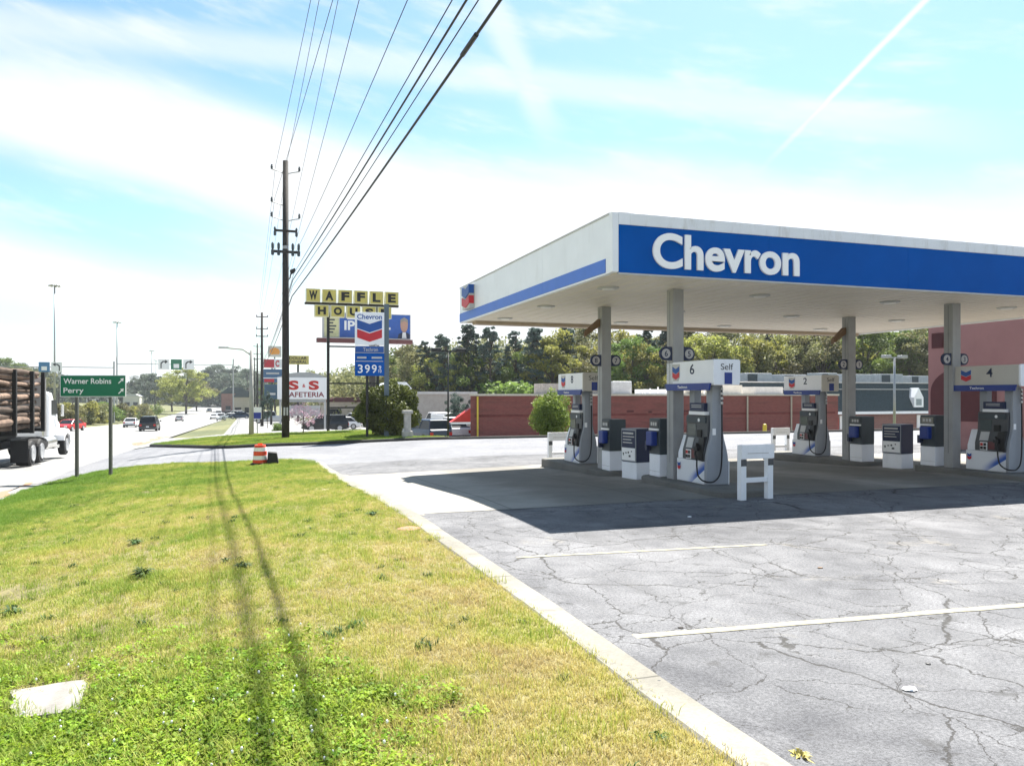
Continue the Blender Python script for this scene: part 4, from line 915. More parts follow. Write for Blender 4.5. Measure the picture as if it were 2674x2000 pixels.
# wires: (x at the top of the photograph, attachment on the big pole in pixels, sag of the pass, radius)
PX, PD = 617, 43.0
p0r, p0a = POLES[0][0], POLES[0][1]
WIRES = [(672, 596, 362, .3, .010, 'outermost left power wire'), (690, 621, 345, .3, .010, 'top power wire from the pole tip'), (720, 594, 433, .3, .010, 'left mid power wire'), (731, 652, 364, .3, .010, 'right upper power wire'), (777, 652, 466, .3, .010, 'right middle power wire'),
         (883, 640, 540, .5, .010, 'wire from the fuse cross-arm'), (962, 634, 590, .35, .014, 'thin wire beside the heavy cable'), (991, 632, 604, .35, .026, 'heavy black cable, upper of the two thick ones'), (1014, 631, 618, .35, .013, 'thin messenger wire between the thick cables'), (1058, 630, 640, .35, .029, 'heaviest and lowest black cable overhead')]
for k, (xt, xp, yp, sag, rad, nm) in enumerate(WIRES):
    zp = hz(yp, PD); ap = Vector((p0r + (xp - PX) / FOC * PD, p0a - .15, zp))
    zt = zp + (.75 if k >= 8 else 1.25 if k >= 6 else -sag); kk = (xt - 1106) / FOC; D = (zt - CH) / (HZ / FOC)
    q = Vector((D * (kk * CT + ST), D * (CT - kk * ST), zt)); d = (q - ap); s_end = (ap.y + 14) / (ap.y - q.y)
    endp = ap + d * s_end
    pts = []; n = 26; tq = 1 / s_end; sg_ = .25 if k >= 6 else sag / max(.05, 4 * tq * (1 - tq))
    if k < 6: endp.z = zp + .1
    for i in range(n + 1):
        t = i / n; p = ap.lerp(endp, t); p.z -= 4 * sg_ * t * (1 - t) ; pts.append(p)
    # onwards to the next poles
    far = []
    prev = ap
    for (r2, a2, z2, t2) in POLES[1:4]:
        off = ap.x - p0r; nxt = Vector((r2 + off, a2 - .15, t2 - (POLES[0][3] - zp) * .9))
        for i in range(1, 11):
            t = i / 10; p = prev.lerp(nxt, t); p.z -= 4 * .5 * t * (1 - t); far.append(p)
        prev = nxt
    m = M(); m.tube(pts[::-1] + far, rad, 5)
    mk('overhead_wire', m, 'black', smooth=True, label=nm + ' running over the verge along the street', cat='wire', group='overhead wires')
    if k == 9:
        p = pts[int(n * .60)]; 
        mk('cable_splice', M().tube([pts[14], pts[14].lerp(pts[15], .35)], .044, 8), 'black', label='dark splice case on the lowest overhead cable', cat='cable splice')
# ------------------------------------------------------------------ lighting columns
def light_pole(x, D, ytop, ybase, rad, mt, label, kind):
    r, a, z = at(x, D); t = thing('street_lamp', label, 'street lamp', (r, a, z)); H = hz(ytop, D) - z
    mk('pole', M().cyl((0, 0, -.5), (0, 0, H), rad, rad * .6, 12), mt, t, smooth=True)
    if kind == 'mast':
        o = mk('lamp_ring', M().lathe([(.3, -.1), (1.3, -.05), (1.4, .12), (.5, .25), (.1, .5)], 14, (0, 0, H)), mt, t)
        for i in range(8): mk('lamp_head', M().lathe([(.1, .3), (.32, .05), (.32, -.15), (.1, -.25)], 8, (1.25 * math.cos(i * .785), 1.25 * math.sin(i * .785), H - .05)), 'light_grey', o)
    elif kind == 'arm':
        o = mk('arm', M().tube([(0, 0, H - .3), (-.5, -.1, H + .05), (-1.4, -.2, H + .12)], .05, 6), mt, t); mk('lamp_head', M().box(-1.9, -1.3, -.32, -.08, H + .08, H + .2), 'light_grey', o, bev=.03)
    else:
        o = mk('arm', M().box(-.55, .55, -.04, .04, H - .05, H + .03), mt, t)
        for s in (-1, 1): mk('lamp_head', M().box(s * .75 - .3, s * .75 + .3, -.2, .2, H - .06, H + .16), mt, o, bev=.03)
light_pole(118, 210, 617, 860, .28, 'galv', 'tallest high-mast lamp at the far left', 'mast'); light_pole(253, 300, 696, 860, .3, 'galv', 'high-mast lamp above the green road sign', 'mast')
light_pole(328, 430, 757, 860, .3, 'galv', 'distant high-mast lamp left of the lane arrows', 'mast'); light_pole(337, 500, 778, 860, .3, 'galv', 'faintest high-mast lamp behind the far trees', 'mast')
light_pole(543, 47.5, 757, 946, .165, 'conc_pole', 'thick grey street lamp left of the big utility pole', 'arm')
light_pole(968, 46, 758, 945, .065, 'black', 'slim black car park lamp between bush and brick building', 'two'); light_pole(1932, 56, 772, 940, .11, 'galv', 'pale grey car park lamp in front of the slate roof', 'two')

# ------------------------------------------------------------------ signs
# green direction sign on two posts
g0 = Vector((-5.66, 30.3, 0)); g1 = Vector((-4.49, 29.75, 0)); gc = (g0 + g1) / 2; D_ = gc.x * ST + gc.y * CT
rs_ = thing('direction_sign', 'green road sign on two posts beside the street', 'road sign', (gc.x, gc.y, terr(gc.x, gc.y)), R(-19))
zz0, zz1 = hz(857, D_) - terr(gc.x, gc.y), hz(810, D_) - terr(gc.x, gc.y)
for px in (165, 238): mk('post', M().box((px - 202) / FOC * D_ - .05, (px - 202) / FOC * D_ + .05, .02, .10, -.3, zz1 - .05), mat('post_dark', (.10, .105, .095), .6), rs_)
pn = mk('panel', M().box((131 - 202) / FOC * D_, (273 - 202) / FOC * D_, -.01, .015, zz0, zz1), 'white', rs_)
mk('green_face', M().box((131 - 202) / FOC * D_ + .02, (273 - 202) / FOC * D_ - .02, -.015, -.0105, zz0 + .02, zz1 - .02), 'green_sign', pn)
zm = (zz0 + zz1) / 2
txt('Warner Robins', 1.66, .19, 'white', pn, -1.02, zm + .17, -.017, 'lettering', .012, .001, 'l'); txt('Perry', .70, .24, 'white', pn, -1.02, zm - .18, -.017, 'lettering', .012, .001, 'l')
for zc in (zm + .18, zm - .18):
    c = .98; s = .10
    P = [(-s, -s * .75), (-s * .75, -s), (s * .35, s * .08), (s * .72, -s * .30), (s * .95, s * .95), (-s * .30, s * .72), (s * .08, s * .35)]
    mk('arrow', M().ext([(c + u, zc + w) for u, w in P], -.018, -.0155), 'white', pn)
# fuel price sign
r, a, z = at(835, 42.4); z = zisl(r, a); k = 42.4 / FOC
ps = thing('fuel_price_sign', 'tall fuel price sign with blue and red vee emblem on a grey pole', 'sign', (r, a, z), R(-8))
def zz(y): return hz(y, 42.4) - z
mk('pole', M().box(-.13, .13, -.1, .1, -.2, zz(657)), mat('pole_blue', (.10, .14, .17), .5), ps); mk('second_pole', M().box(-1.12, -.98, -.06, .06, -.2, zz(812)), 'black', ps)
x0, x1 = -67 * k, -5 * k
lg = mk('logo_panel', M().box(x0, x1, -.2, .05, zz(746), zz(676)), 'white_panel', ps, bev=.02)
xc = (x0 + x1) / 2
txt('Chevron', 1.34, .27, 'logo_blue', lg, xc, zz(685.5), -.205, 'lettering', .02, .002); chevron_mark(lg, xc, zz(716), -.203, 1.34, 1.22, .008)
txt('with', .16, None, 'head_grey', lg, xc + .3, zz(744.5), -.205); 
br = mk('brand_panel', M().box(x0, x1, -.2, .05, zz(763), zz(748)), 'light_grey', ps); mk('brand_face', M().box(x0 + .03, x1 - .03, -.206, -.2005, zz(762), zz(749)), 'logo_blue', br); txt('Techron', .8, .2, 'light_grey', br, xc + .05, zz(755.5), -.208, 'lettering', .01, .001)
pp = mk('price_panel', M().box(x0, x1, -.2, .05, zz(812), zz(763.5)), 'sign_blue', ps, bev=.01)
mk('divider', M().box(x0 + .06, x1 - .06, -.206, -.2005, zz(781.5), zz(780)), 'light_grey', pp)
mk('grade_label', M().box(x0 + .12, x0 + .62, -.205, -.2005, zz(775), zz(771)), 'light_grey', pp); mk('grade_label', M().box(x1 - .68, x1 - .12, -.205, -.2005, zz(775), zz(771)), 'light_grey', pp)
txt('3', .26, .46, 'white', pp, xc - .50, zz(797), -.206, 'price_digit', .01, .001); txt('9', .26, .46, 'white', pp, xc - .12, zz(797), -.206, 'price_digit', .01, .001); txt('9', .26, .46, 'white', pp, xc + .25, zz(797), -.206, 'price_digit', .01, .001)
txt('9', .13, .20, 'white', pp, xc + .56, zz(794), -.206, 'price_digit', .008, .001); txt('10', .16, .18, 'white', pp, xc + .56, zz(801.5), -.206, 'price_digit', .006, .001)
# yellow block letter sign
r, a, z = at(764, 52.0); k = 52.0 / FOC
ws = thing('block_letter_sign', 'yellow block letter sign on two dark posts', 'sign', (r, a, z), 0)
def zz(y): return hz(y, 52.0) - z
def xx(px): return (px - 764) / FOC * 52.0 * 1.035
for px in (712, 814): mk('post', M().box(xx(px) - .09, xx(px) + .09, -.08, .08, -.3, zz(662)), 'black', ws)
bm_ = mk('beam', M().box(xx(665), xx(858), -.12, .12, zz(661), zz(656.5)), 'bronze', ws)
for y, xa, xb in ((749, 712, 814), (828, 712, 814), (880, 712, 814)): mk('brace', M().box(xx(xa) + .09, xx(xb) - .09, -.05, .05, zz(y) - .05, zz(y) + .05), 'black', ws)
def letterbox(c, px, yt, yb, w):
    b = mk('letter_box', M().box(xx(px), xx(px + w), -.28, .2, zz(yb), zz(yt)), mat('box_rim', (.75, .73, .55), .5), ws, bev=.02)
    f = mk('box_face', M().box(xx(px) + .05, xx(px + w) - .05, -.288, -.2805, zz(yb) + .04, zz(yt) - .04), 'sign_yellow', b); txt(c, (w - 12) * k, (yb - yt - 9) * k, 'black', f, xx(px + w / 2), zz((yt + yb) / 2), -.29, 'letter', .055, .001)
for i, c in enumerate('WAFFLE'): letterbox(c, 667 + i * 32.2, 628, 656.3, 29)
for i, c in enumerate('HOUSE'): letterbox(c, 684 + i * 32.2, 661.5, 687, 29)
# billboard behind it
r, a, z = at(794, 82.0); k = 82.0 / FOC
bl = thing('billboard', 'wide blue billboard with a portrait at its right end', 'billboard', (r, a, z), 0)
def zz(y): return hz(y, 82.0) - z
def xx(px): return (px - 794) / FOC * 82.0 * 1.035
bd = mk('panel', M().box(xx(702), xx(885), 0, .3, zz(731), zz(677)), 'light_grey', bl); mk('face_blue', M().box(xx(737), xx(883.5), -.02, -.001, zz(729.5), zz(678.5)), mat('bill_blue', (.03, .11, .42), .5), bd)
yl = mk('face_yellow', M().box(xx(706), xx(735), -.02, -.001, zz(729.5), zz(678.5)), mat('pale_yellow', (.66, .64, .36), .5), bd)
for i in range(6): mk('print', M().box(xx(716), xx(730 - (i % 3) * 3), -.025, -.021, zz(688 + i * 6.6), zz(684.5 + i * 6.6)), 'head_grey', yl)
txt('IP', 1.1, 1.0, 'white', bd, xx(757), zz(704), -.024, 'lettering', .03, .001); mk('print', M().box(xx(752), xx(772), -.025, -.021, zz(691), zz(687)), 'white', bd); mk('print', M().box(xx(838), xx(842), -.025, -.021, zz(711), zz(706)), 'white', bd)
pt = mk('portrait_suit', M().ext([(xx(857), zz(729.3)), (xx(883), zz(729.3)), (xx(883), zz(720)), (xx(877), zz(716)), (xx(866), zz(716)), (xx(859), zz(720))], -.03, -.021), 'navy', bd)
mk('portrait_shirt', M().ext([(xx(866), zz(729)), (xx(876), zz(729)), (xx(874.5), zz(716)), (xx(867.5), zz(716))], -.034, -.0305), 'white', pt)
mk('portrait_head', M().ext([(xx(871 + 8 * math.cos(i * .3927)), zz(701 - 15 * math.sin(i * .3927))) for i in range(16)], -.036, -.0345), 'skin', pt)
mk('portrait_hair', M().ext([(xx(862.5), zz(700)), (xx(864.5), zz(694)), (xx(871), zz(691)), (xx(877.5), zz(694)), (xx(879.5), zz(700)), (xx(879), zz(688)), (xx(871), zz(683)), (xx(863), zz(688))], -.04, -.0365), mat('hair', (.3, .27, .24), .7), pt)
mk('catwalk', M().box(xx(690), xx(886), -.9, .1, zz(742), zz(733)), mat('catwalk', (.14, .05, .05), .7), bl)
mk('post', M().cyl((0.6, .6, -.4), (.6, .6, zz(700)), .35, n=14), 'bronze', bl)
# cafeteria sign
r, a, z = at(662, 78.0); k = 78 / FOC
cs = thing('cafeteria_sign', 'white cafeteria sign with red lettering and grey arched top', 'sign', (r, a, z), 0)
def zz(y): return hz(y, 78.0) - z
def xx(px): return (px - 662) / FOC * 78.0 * 1.035
pn = mk('panel', M().box(xx(604), xx(706), 0, .3, zz(862), zz(815)), 'white', cs, bev=.02)
mk('arched_top', M().ext([(xx(606), zz(815)), (xx(704), zz(815)), (xx(685), zz(807)), (xx(668), zz(804)), (xx(645), zz(804)), (xx(625), zz(807))], .05, .25), 'galv', cs)
mk('shelf', M().box(xx(608), xx(700), 0, .3, zz(868), zz(863)), 'galv', cs)
for px in (610, 700): mk('post', M().box(xx(px) - .09, xx(px) + .09, .05, .25, -.4, zz(816)), 'light_grey', cs)
txt('S', 1.0, .95, 'red', pn, xx(636), zz(832), -.01, 'lettering', .05, .004); txt('&', .3, .35, 'red', pn, xx(657), zz(833), -.01, 'lettering', .02, .004); txt('S', 1.0, .95, 'red', pn, xx(677), zz(832), -.01, 'lettering', .05, .004)
txt('CAFETERIA', 4.0, .52, mat('letter_maroon', (.22, .03, .04), .5), pn, xx(657), zz(852), -.01, 'lettering', .02, .004)
mb = mk('message_board', M().box(xx(622), xx(690), .05, .25, zz(898), zz(876)), 'light_grey', cs)
# far roadside signs
def far_sign(x0, x1, y0, y1, D, mt, label, ypost=None, rim=None):
    r, a, z = at((x0 + x1) / 2, D); t = thing('roadside_sign', label, 'sign', (r, a, z)); w = (x1 - x0) / FOC * D * 1.03; za, zb = hz(y1, D) - z, hz(y0, D) - z
    f = mk('panel', M().box(-w / 2, w / 2, 0, .4, za, zb), mt, t, bev=.03)
    mk('post', M().box(-.16, .16, .1, .34, -.4, za), 'bronze', t)
    return t, f, w, za, zb
t, f, w, za, zb = far_sign(580, 607, 747, 771, 190, 'cream', 'pale square sign with an orange shell emblem, highest of the far signs')
n = 15; zc = (za + zb) / 2; s = w * .36
mk('shell_emblem', M().ext([(s * 1.05 * math.sin(-2.2 + 4.4 * i / n) , zc - s * .1 + s * (.95 if i % 2 else 1.05) * math.cos(-2.2 + 4.4 * i / n) * .9) for i in range(n + 1)], -.05, -.001), mat('shell_orange', (.80, .32, .03), .5), f)
t, f, w, za, zb = far_sign(568, 608, 775, 795, 175, 'white', 'white and red roadside sign under the shell emblem')
mk('red_panel', M().box(-w * .42, w * .10, -.05, -.001, za + .15, zb - .15), 'logo_red', f); txt('C', w * .2, (zb - za) * .7, 'logo_red', f, w * .26, (za + zb) / 2, -.02, 'lettering', .05, .01)
t, f, w, za, zb = far_sign(568, 608, 797, 826, 165, mat('far_blue', (.05, .13, .25), .5), 'blue roadside sign panel left of the big pole'); mk('white_band', M().box(-w / 2, w / 2, -.04, -.001, za + (zb - za) * .30, za + (zb - za) * .36), 'white', f); mk('red_panel', M().box(-w * .4, w * .1, -.04, -.001, za + .1, za + (zb - za) * .26), 'logo_red', f); mk('print', M().box(-w * .3, w * .35, -.04, -.001, za + (zb - za) * .62, za + (zb - za) * .74), 'light_grey', f)
t, f, w, za, zb = far_sign(622, 666, 768, 787, 130, 'sign_yellow', 'yellow two-line roadside sign right of the big pole')
txt('DOLLAR', w * .8, (zb - za) * .34, 'black', f, 0, zb - (zb - za) * .28, -.02, 'lettering', .02, .01); txt('GENERAL', w * .8, (zb - za) * .34, 'black', f, 0, za + (zb - za) * .28, -.02, 'lettering', .02, .01)
t, f, w, za, zb = far_sign(572, 600, 830, 862, 110, mat('far_navy', (.04, .09, .14), .5), 'dark blue ground sign low behind the big pole')
mk('print', M().box(-w * .3, w * .3, -.03, -.001, za + .6, za + .9), 'light_grey', f)
# small blue sign near the lamp column
r, a, z = at(556, 48.5); t = thing('bus_sign', 'small blue and white sign on a thin post near the grey lamp', 'sign', (r, a, z)); zs = hz(905, 48.5) - z
mk('post', M().cyl((0, 0, -.3), (0, 0, zs + .2), .03, n=8), 'galv', t); pn = mk('panel', M().box(-.25, .25, -.03, 0, zs, zs + .75), 'white', t); mk('blue_field', M().box(-.22, .22, -.036, -.0305, zs + .03, zs + .42), mat('bus_blue', (.04, .06, .35), .5), pn)
# lane-use sign rows on span poles
def lane_signs(cx, D, y0, y1, items, label):
    r, a, z = at(cx, D); t = thing('lane_signs', label, 'road sign', (r, a, z)); h0, h1 = hz(y1, D) - z, hz(y0, D) - z; w = h1 - h0
    n = len(items); tot = n * w * 1.12
    mk('span_beam', M().box(-tot / 2 - 9, tot / 2 + 9, .05, .2, (h0 + h1) / 2 - .08, (h0 + h1) / 2 + .08), 'galv', t)
    for s in (-1, 1): mk('post', M().cyl((s * (tot / 2 + 9), .1, -.5), (s * (tot / 2 + 9), .1, h1 + .3), .16, n=8), 'galv', t)
    for i, it in enumerate(items):
        x = -tot / 2 + w * 1.12 * (i + .5)
        p = mk('panel', M().box(x - w / 2, x + w / 2, 0, .05, h0, h1), {'a': 'white', 'b': 'white', 'g': 'green_sign', 'u': mat('route_blue', (.05, .2, .4), .5)}[it], t)
        if it in 'ab':
            s = w * .5; zc = (h0 + h1) / 2; d = 1 if it == 'a' else -1
            mk('arrow', M().ext([(x + d * u * s, zc + v * s) for u, v in ((-.6, -.8), (-.4, -.8), (-.4, .1), (-.1, .42), (.2, .42), (.2, .12), (.75, .55), (.2, .9), (.2, .65), (-.2, .65), (-.6, .25))][::d], -.02, -.001), 'black', p)
        else: mk('shield', M().box(x - w * .25, x + w * .25, -.02, -.001, h0 + w * .15, h0 + w * .55), 'white', p)
lane_signs(381, 190, 776, 798, 'aga', 'row of lane arrow signs over the far street'); lane_signs(109, 150, 782, 803, 'ub', 'blue and white lane signs above the log load')

# ------------------------------------------------------------------ traffic drum, stone pier, vehicles
dx, dy = .44, 29.55; dz = zverge(dx, dy)
t = thing('traffic_drum', 'orange and white traffic drum on the verge by the driveway', 'traffic drum', (dx, dy, dz)); t.scale = (.9, .9, .9)
prof = [(.29, .03), (.29, .20), (.275, .205), (.275, .37), (.26, .375), (.26, .54), (.245, .545), (.245, .70), (.23, .71), (.21, .80)]
for i, (a, b, mt_) in enumerate(((0, 2, 'orange'), (2, 4, 'white'), (4, 6, 'orange'), (6, 8, 'white'), (8, 10, 'orange'))): mk('band', M().lathe(prof[a:b], 20), mt_, t)
mk('rubber_base', M().lathe([(.38, 0), (.38, .05), (.30, .08)], 16), 'rubber', t); mk('handle', M().box(-.09, .09, -.02, .02, .8, .86), 'orange', t)
m = M(); m.hexa([(-.22, -.2, 0), (.2, -.2, 0), (.22, .2, 0), (-.2, .2, 0)], [(-.16, -.17, .44), (.13, -.18, .40), (.15, .16, .42), (-.17, .15, .45)])
mk('drum_ballast', m, 'rubber', loc=(.88, 29.35, zverge(.88, 29.35)), bev=.03, label='black rubber ballast block beside the traffic drum', cat='ballast')
r, a, z = at(880, 41.5); z = zisl(r, a)
t = thing('stone_pier', 'short pale stone pier at the right of the round bush', 'pier', (r, a, z)); hh = hz(886, 41.5) - z
mk('shaft', M().box(-.17, .17, -.17, .17, -.1, hh - .18), 'stone', t, bev=.02); mk('capital', M().box(-.26, .26, -.26, .26, hh - .18, hh), 'stone', t, bev=.03); mk('plinth', M().box(-.26, .26, -.26, .26, -.1, .35), 'stone', t, bev=.02)
mk('pier_lamp', M().cyl((-.25, -.2, .3), (-.25, -.2, .5), .05, n=8), 'light_grey', t)

def wheel(parent, x, y, rad, w, side):
    ty = mk('wheel', M().lathe([(rad * .62, -w / 2), (rad * .94, -w / 2), (rad, -w * .36), (rad, w * .36), (rad * .94, w / 2), (rad * .62, w / 2)], 22), 'rubber', parent)
    ty.rotation_euler = (0, R(90), 0); ty.location = (x, y, rad)
    rm = mk('rim', M().lathe([(.02, 0), (rad * .2, .02), (rad * .45, .0), (rad * .63, .03), (rad * .63, -.05)], 16, (0, 0, side * (w / 2 + .012))), 'car_silver', ty)
    return ty
def loft(m, secs):
    n = len(secs[0]); vs = [v for s in secs for v in s]
    fs = [(i * n + j, i * n + (j + 1) % n, (i + 1) * n + (j + 1) % n, (i + 1) * n + j) for i in range(len(secs) - 1) for j in range(n)]
    fs += [tuple(range(n)), tuple((len(secs) - 1) * n + j for j in range(n - 1, -1, -1))]; return m.add(vs, fs)
def car(kind, paint, loc, rz, label, name=None):
    """front of the vehicle looks towards +y"""
    nm = {'sedan': 'sedan_car', 'suv': 'suv_car', 'pickup': 'pickup_truck', 'van': 'white_van'}[kind]
    if kind == 'van': nm = 'panel_van'
    t = thing(nm, label, {'sedan': 'car', 'suv': 'car', 'pickup': 'pickup truck', 'van': 'van'}[kind], loc, rz)
    P = {'sedan': dict(L=4.7, W=.90, belt=.92, roof=1.43, cab=(-1.75, -1.05, .55, 1.35), wr=.33, hood=.84, tail=.95),
         'suv': dict(L=4.8, W=.96, belt=1.12, roof=1.80, cab=(-2.25, -2.0, .55, 1.25), wr=.39, hood=1.06, tail=1.12),
         'pickup': dict(L=5.6, W=.99, belt=1.15, roof=1.85, cab=(-.75, -.55, .95, 1.65), wr=.40, hood=1.10, tail=1.10),
         'van': dict(L=5.2, W=.98, belt=1.25, roof=2.15, cab=(-2.55, -2.45, 1.35, 2.0), wr=.36, hood=1.05, tail=1.25)}[kind]
    L, Wd, belt, roof, (c0, c1, c2, c3), wr = P['L'], P['W'], P['belt'], P['roof'], P['cab'], P['wr']
    def sec(y, w, zb, zt): return [(-w * .92, y, zb), (-w, y, zb + .12), (-w, y, zt * .72), (-w * .93, y, zt), (w * .93, y, zt), (w, y, zt * .72), (w, y, zb + .12), (w * .92, y, zb)]
    f, b = L / 2, -L / 2
    mk('body', loft(M(), [sec(b, Wd * .88, .42, P['tail'] - .1), sec(b + .12, Wd * .97, .32, P['tail']), sec(b + .6, Wd, .24, belt), sec(c3, Wd, .22, belt), sec(c3 + .15, Wd, .22, belt - .02), sec(f - .6, Wd * .97, .24, P['hood']), sec(f - .12, Wd * .90, .30, P['hood'] - .14), sec(f, Wd * .80, .40, P['hood'] - .3)]), paint, t, bev=.03)
    def ring(y, z, w): return (y, z, w)
    wl, wu = Wd * .90, Wd * .74
    gh = M(); gh.hexa([(-wl, c0, belt), (wl, c0, belt), (wl, c3, belt), (-wl, c3, belt)], [(-wu, c1, roof - .04), (wu, c1, roof - .04), (wu, c2, roof - .04), (-wu, c2, roof - .04)])
    mk('windows', gh, 'glass', t); mk('roof', M().hexa([(-wu - .02, c1 - .03, roof - .06), (wu + .02, c1 - .03, roof - .06), (wu + .02, c2 + .03, roof - .06), (-wu - .02, c2 + .03, roof - .06)], [(-wu * .9, c1 + .1, roof), (wu * .9, c1 + .1, roof), (wu * .9, c2 - .1, roof), (-wu * .9, c2 - .1, roof)]), paint, t)
    for s in (-1, 1):
        for q in ((c0, c1), (c3, c2), ((c0 + c3) / 2, (c1 + c2) / 2)):
            mk('pillar', M().tube([(s * (wl + .005), q[0], belt), (s * (wu + .005), q[1], roof - .04)], .035, 5), paint, t)
        mk('mirror', M().box(s * (Wd + .12) - .09, s * (Wd + .12) + .09, c3 - .35, c3 - .22, belt - .02, belt + .14), paint, t, bev=.02)
        mk('tail_light', M().box(s * Wd * .78 - .12, s * Wd * .78 + .12, b - .012, b + .10, .66, .9), 'tail', t); mk('headlight', M().box(s * Wd * .60 - .16, s * Wd * .60 + .16, f - .10, f + .008, .56, .70), 'lens', t)
        for yy in (f - .95, b + .95): wheel(t, s * (Wd - .10), yy, wr, .24, s)
    if kind == 'pickup':
        mk('cargo_bed', M().box(-Wd * .8, Wd * .8, b + .15, c0 - .15, belt - .012, belt + .012), 'black', t)
    if kind == 'van':
        mk('cargo_side', M().box(-Wd * .955, Wd * .955, b + .2, .4, belt - .3, roof - .12), paint, t, bev=.05)
    mk('bumper', M().box(-Wd * .9, Wd * .9, b - .06, b + .1, .36, .52), 'head_grey', t, bev=.02); mk('bumper', M().box(-Wd * .8, Wd * .8, f - .1, f + .04, .34, .5), 'head_grey', t, bev=.02)
    mk('number_plate', M().box(-.16, .16, b - .066, b - .0605, .54, .66), 'white', t)
    return t
def on_road(x, D):
    r, a, _ = ray(x, 0, D); return (r, a, zroad(a))
def on_terr(x, D, dz=.0):
    r, a, z = at(x, D); return (r, a, z + dz)
car('suv', 'car_black', on_road(324, 93), R(0), 'dark suv driving away in the middle of the street'); car('sedan', 'car_white', on_road(284, 118), R(0), 'white car on the street left of the dark suv')
car('sedan', 'car_silver', on_road(388, 195), R(0), 'small distant car alone further up the street'); car('sedan', 'car_red', on_road(152, 96), R(165), 'red car passing just beyond the log truck')
car('suv', 'car_black', on_terr(702, 82, .02), R(90), 'dark suv parked under the yellow block letter sign'); car('sedan', 'car_white', on_terr(738, 90, .02), R(80), 'white car parked right of the dark suv'); car('suv', 'car_silver', on_terr(765, 97, .02), R(80), 'silver suv parked behind the round bush')
car('suv', 'car_blue', on_terr(923, 57, .02), R(12), 'dark blue suv parked beyond the back kerb'); car('van', 'car_white', on_terr(955, 68, .02), R(10), 'white van parked behind the dark blue suv'); car('pickup', 'car_white', on_terr(982, 62, .02), R(-6), 'white pickup parked by the red awning')
for i, (x, D, k, p, rz, lb) in enumerate([(462, 215, 'sedan', 'car_white', 180, 'white car, leftmost of the far oncoming cars'), (472, 240, 'suv', 'car_silver', 180, 'silver suv in the far oncoming line'), (478, 190, 'pickup', 'car_white', 180, 'white pickup in the far oncoming line'), (488, 225, 'suv', 'car_black', 90, 'black suv parked at the far shops'),
     (497, 180, 'sedan', 'car_white', 90, 'white car parked nearest at the far shops'), (507, 205, 'suv', 'car_white', 90, 'white suv parked at the far shops'), (518, 165, 'sedan', 'car_blue', 90, 'dark blue car parked at the far shops'), (452, 300, 'sedan', 'car_black', 180, 'tiny dark car farthest up the street'), (585, 120, 'pickup', 'car_silver', 90, 'silver pickup behind the big utility pole')]):
    car(k, p, on_terr(x, D, .03), R(rz), lb)

# log truck, seen from its right rear as it drives away
lt = thing('log_truck', 'white logging truck loaded with pine logs leaving the frame at left', 'truck', (-9.75, 36.9, -.92), R(-1))
def axle(y, rad=.53, dual=True):
    for s in (-1, 1):
        wheel(lt, s * (1.0 if dual else 1.05), y, rad, .55 if dual else .30, s)
axle(0); axle(1.35); axle(6.2, .50, False)
axle(-8.6); axle(-9.9)
mk('chassis', M().box(-.45, .45, -1.2, 7.0, .75, 1.05), 'black', lt); mk('trailer_beam', M().box(-.35, .35, -11.5, 1.2, 1.12, 1.45), 'black', lt)
cb = mk('cab', loft(M(), [[(-1.15, 3.1, 1.05), (1.15, 3.1, 1.05), (1.15, 3.1, 2.95), (.95, 3.1, 3.15), (-.95, 3.1, 3.15), (-1.15, 3.1, 2.95)], [(-1.15, 4.75, 1.05), (1.15, 4.75, 1.05), (1.12, 4.75, 2.0), (.95, 4.45, 3.05), (-.95, 4.45, 3.05), (-1.12, 4.75, 2.0)]]), 'car_white', lt, bev=.04)
mk('side_window', M().hexa([(1.152, 3.55, 2.05), (1.165, 3.55, 2.05), (1.165, 4.6, 2.05), (1.152, 4.6, 2.05)], [(1.12, 3.55, 2.72), (1.16, 3.55, 2.72), (1.16, 4.45, 2.72), (1.12, 4.45, 2.72)]), 'glass', cb)
mk('hood', loft(M(), [[(-.95, 4.6, 1.0), (.95, 4.6, 1.0), (.95, 4.6, 1.75), (.8, 4.6, 2.02), (-.8, 4.6, 2.02), (-.95, 4.6, 1.75)], [(-.72, 7.0, .95), (.72, 7.0, .95), (.72, 7.0, 1.5), (.6, 7.0, 1.72), (-.6, 7.0, 1.72), (-.72, 7.0, 1.5)]]), 'car_white', lt, bev=.06)
for s in (-1, 1):
    mk('fender', M().ext([(5.5, .75), (5.55, 1.0), (5.8, 1.22), (6.2, 1.3), (6.6, 1.22), (6.9, .95), (7.0, .6), (6.85, .6), (6.7, .95), (6.2, 1.1), (5.75, .95), (5.65, .75)], s * .75, s * 1.24, 'x'), 'car_white', lt)
    mk('exhaust_stack', M().cyl((s * 1.0, 2.9, 1.1), (s * 1.0, 2.9, 3.7), .09, n=10), 'chrome', lt); mk('fuel_tank', M().cyl((s * 1.0, 2.3, .78), (s * 1.0, 3.9, .78), .31, n=16), 'chrome', lt)
    mk('step', M().box(s * 1.02 - .15, s * 1.02 + .15, 4.0, 4.9, .45, .6), 'chrome', lt); mk('headlight', M().box(s * .85 - .1, s * .85 + .1, 6.85, 7.05, 1.1, 1.3), 'lens', lt)
    mk('mud_flap', M().box(s * 1.0 - .32, s * 1.0 + .32, -.85, -.83, .2, 1.1), 'rubber', lt)
    mk('mirror', M().box(s * 1.38 - .06, s * 1.38 + .06, 4.5, 4.58, 1.95, 2.5), 'chrome', lt)
mk('front_bumper', M().box(-1.15, 1.15, 7.05, 7.25, .45, .8), 'chrome', lt, bev=.04); mk('headboard', M().box(-1.15, 1.15, 2.15, 2.25, 1.4, 3.75), 'car_white', lt)
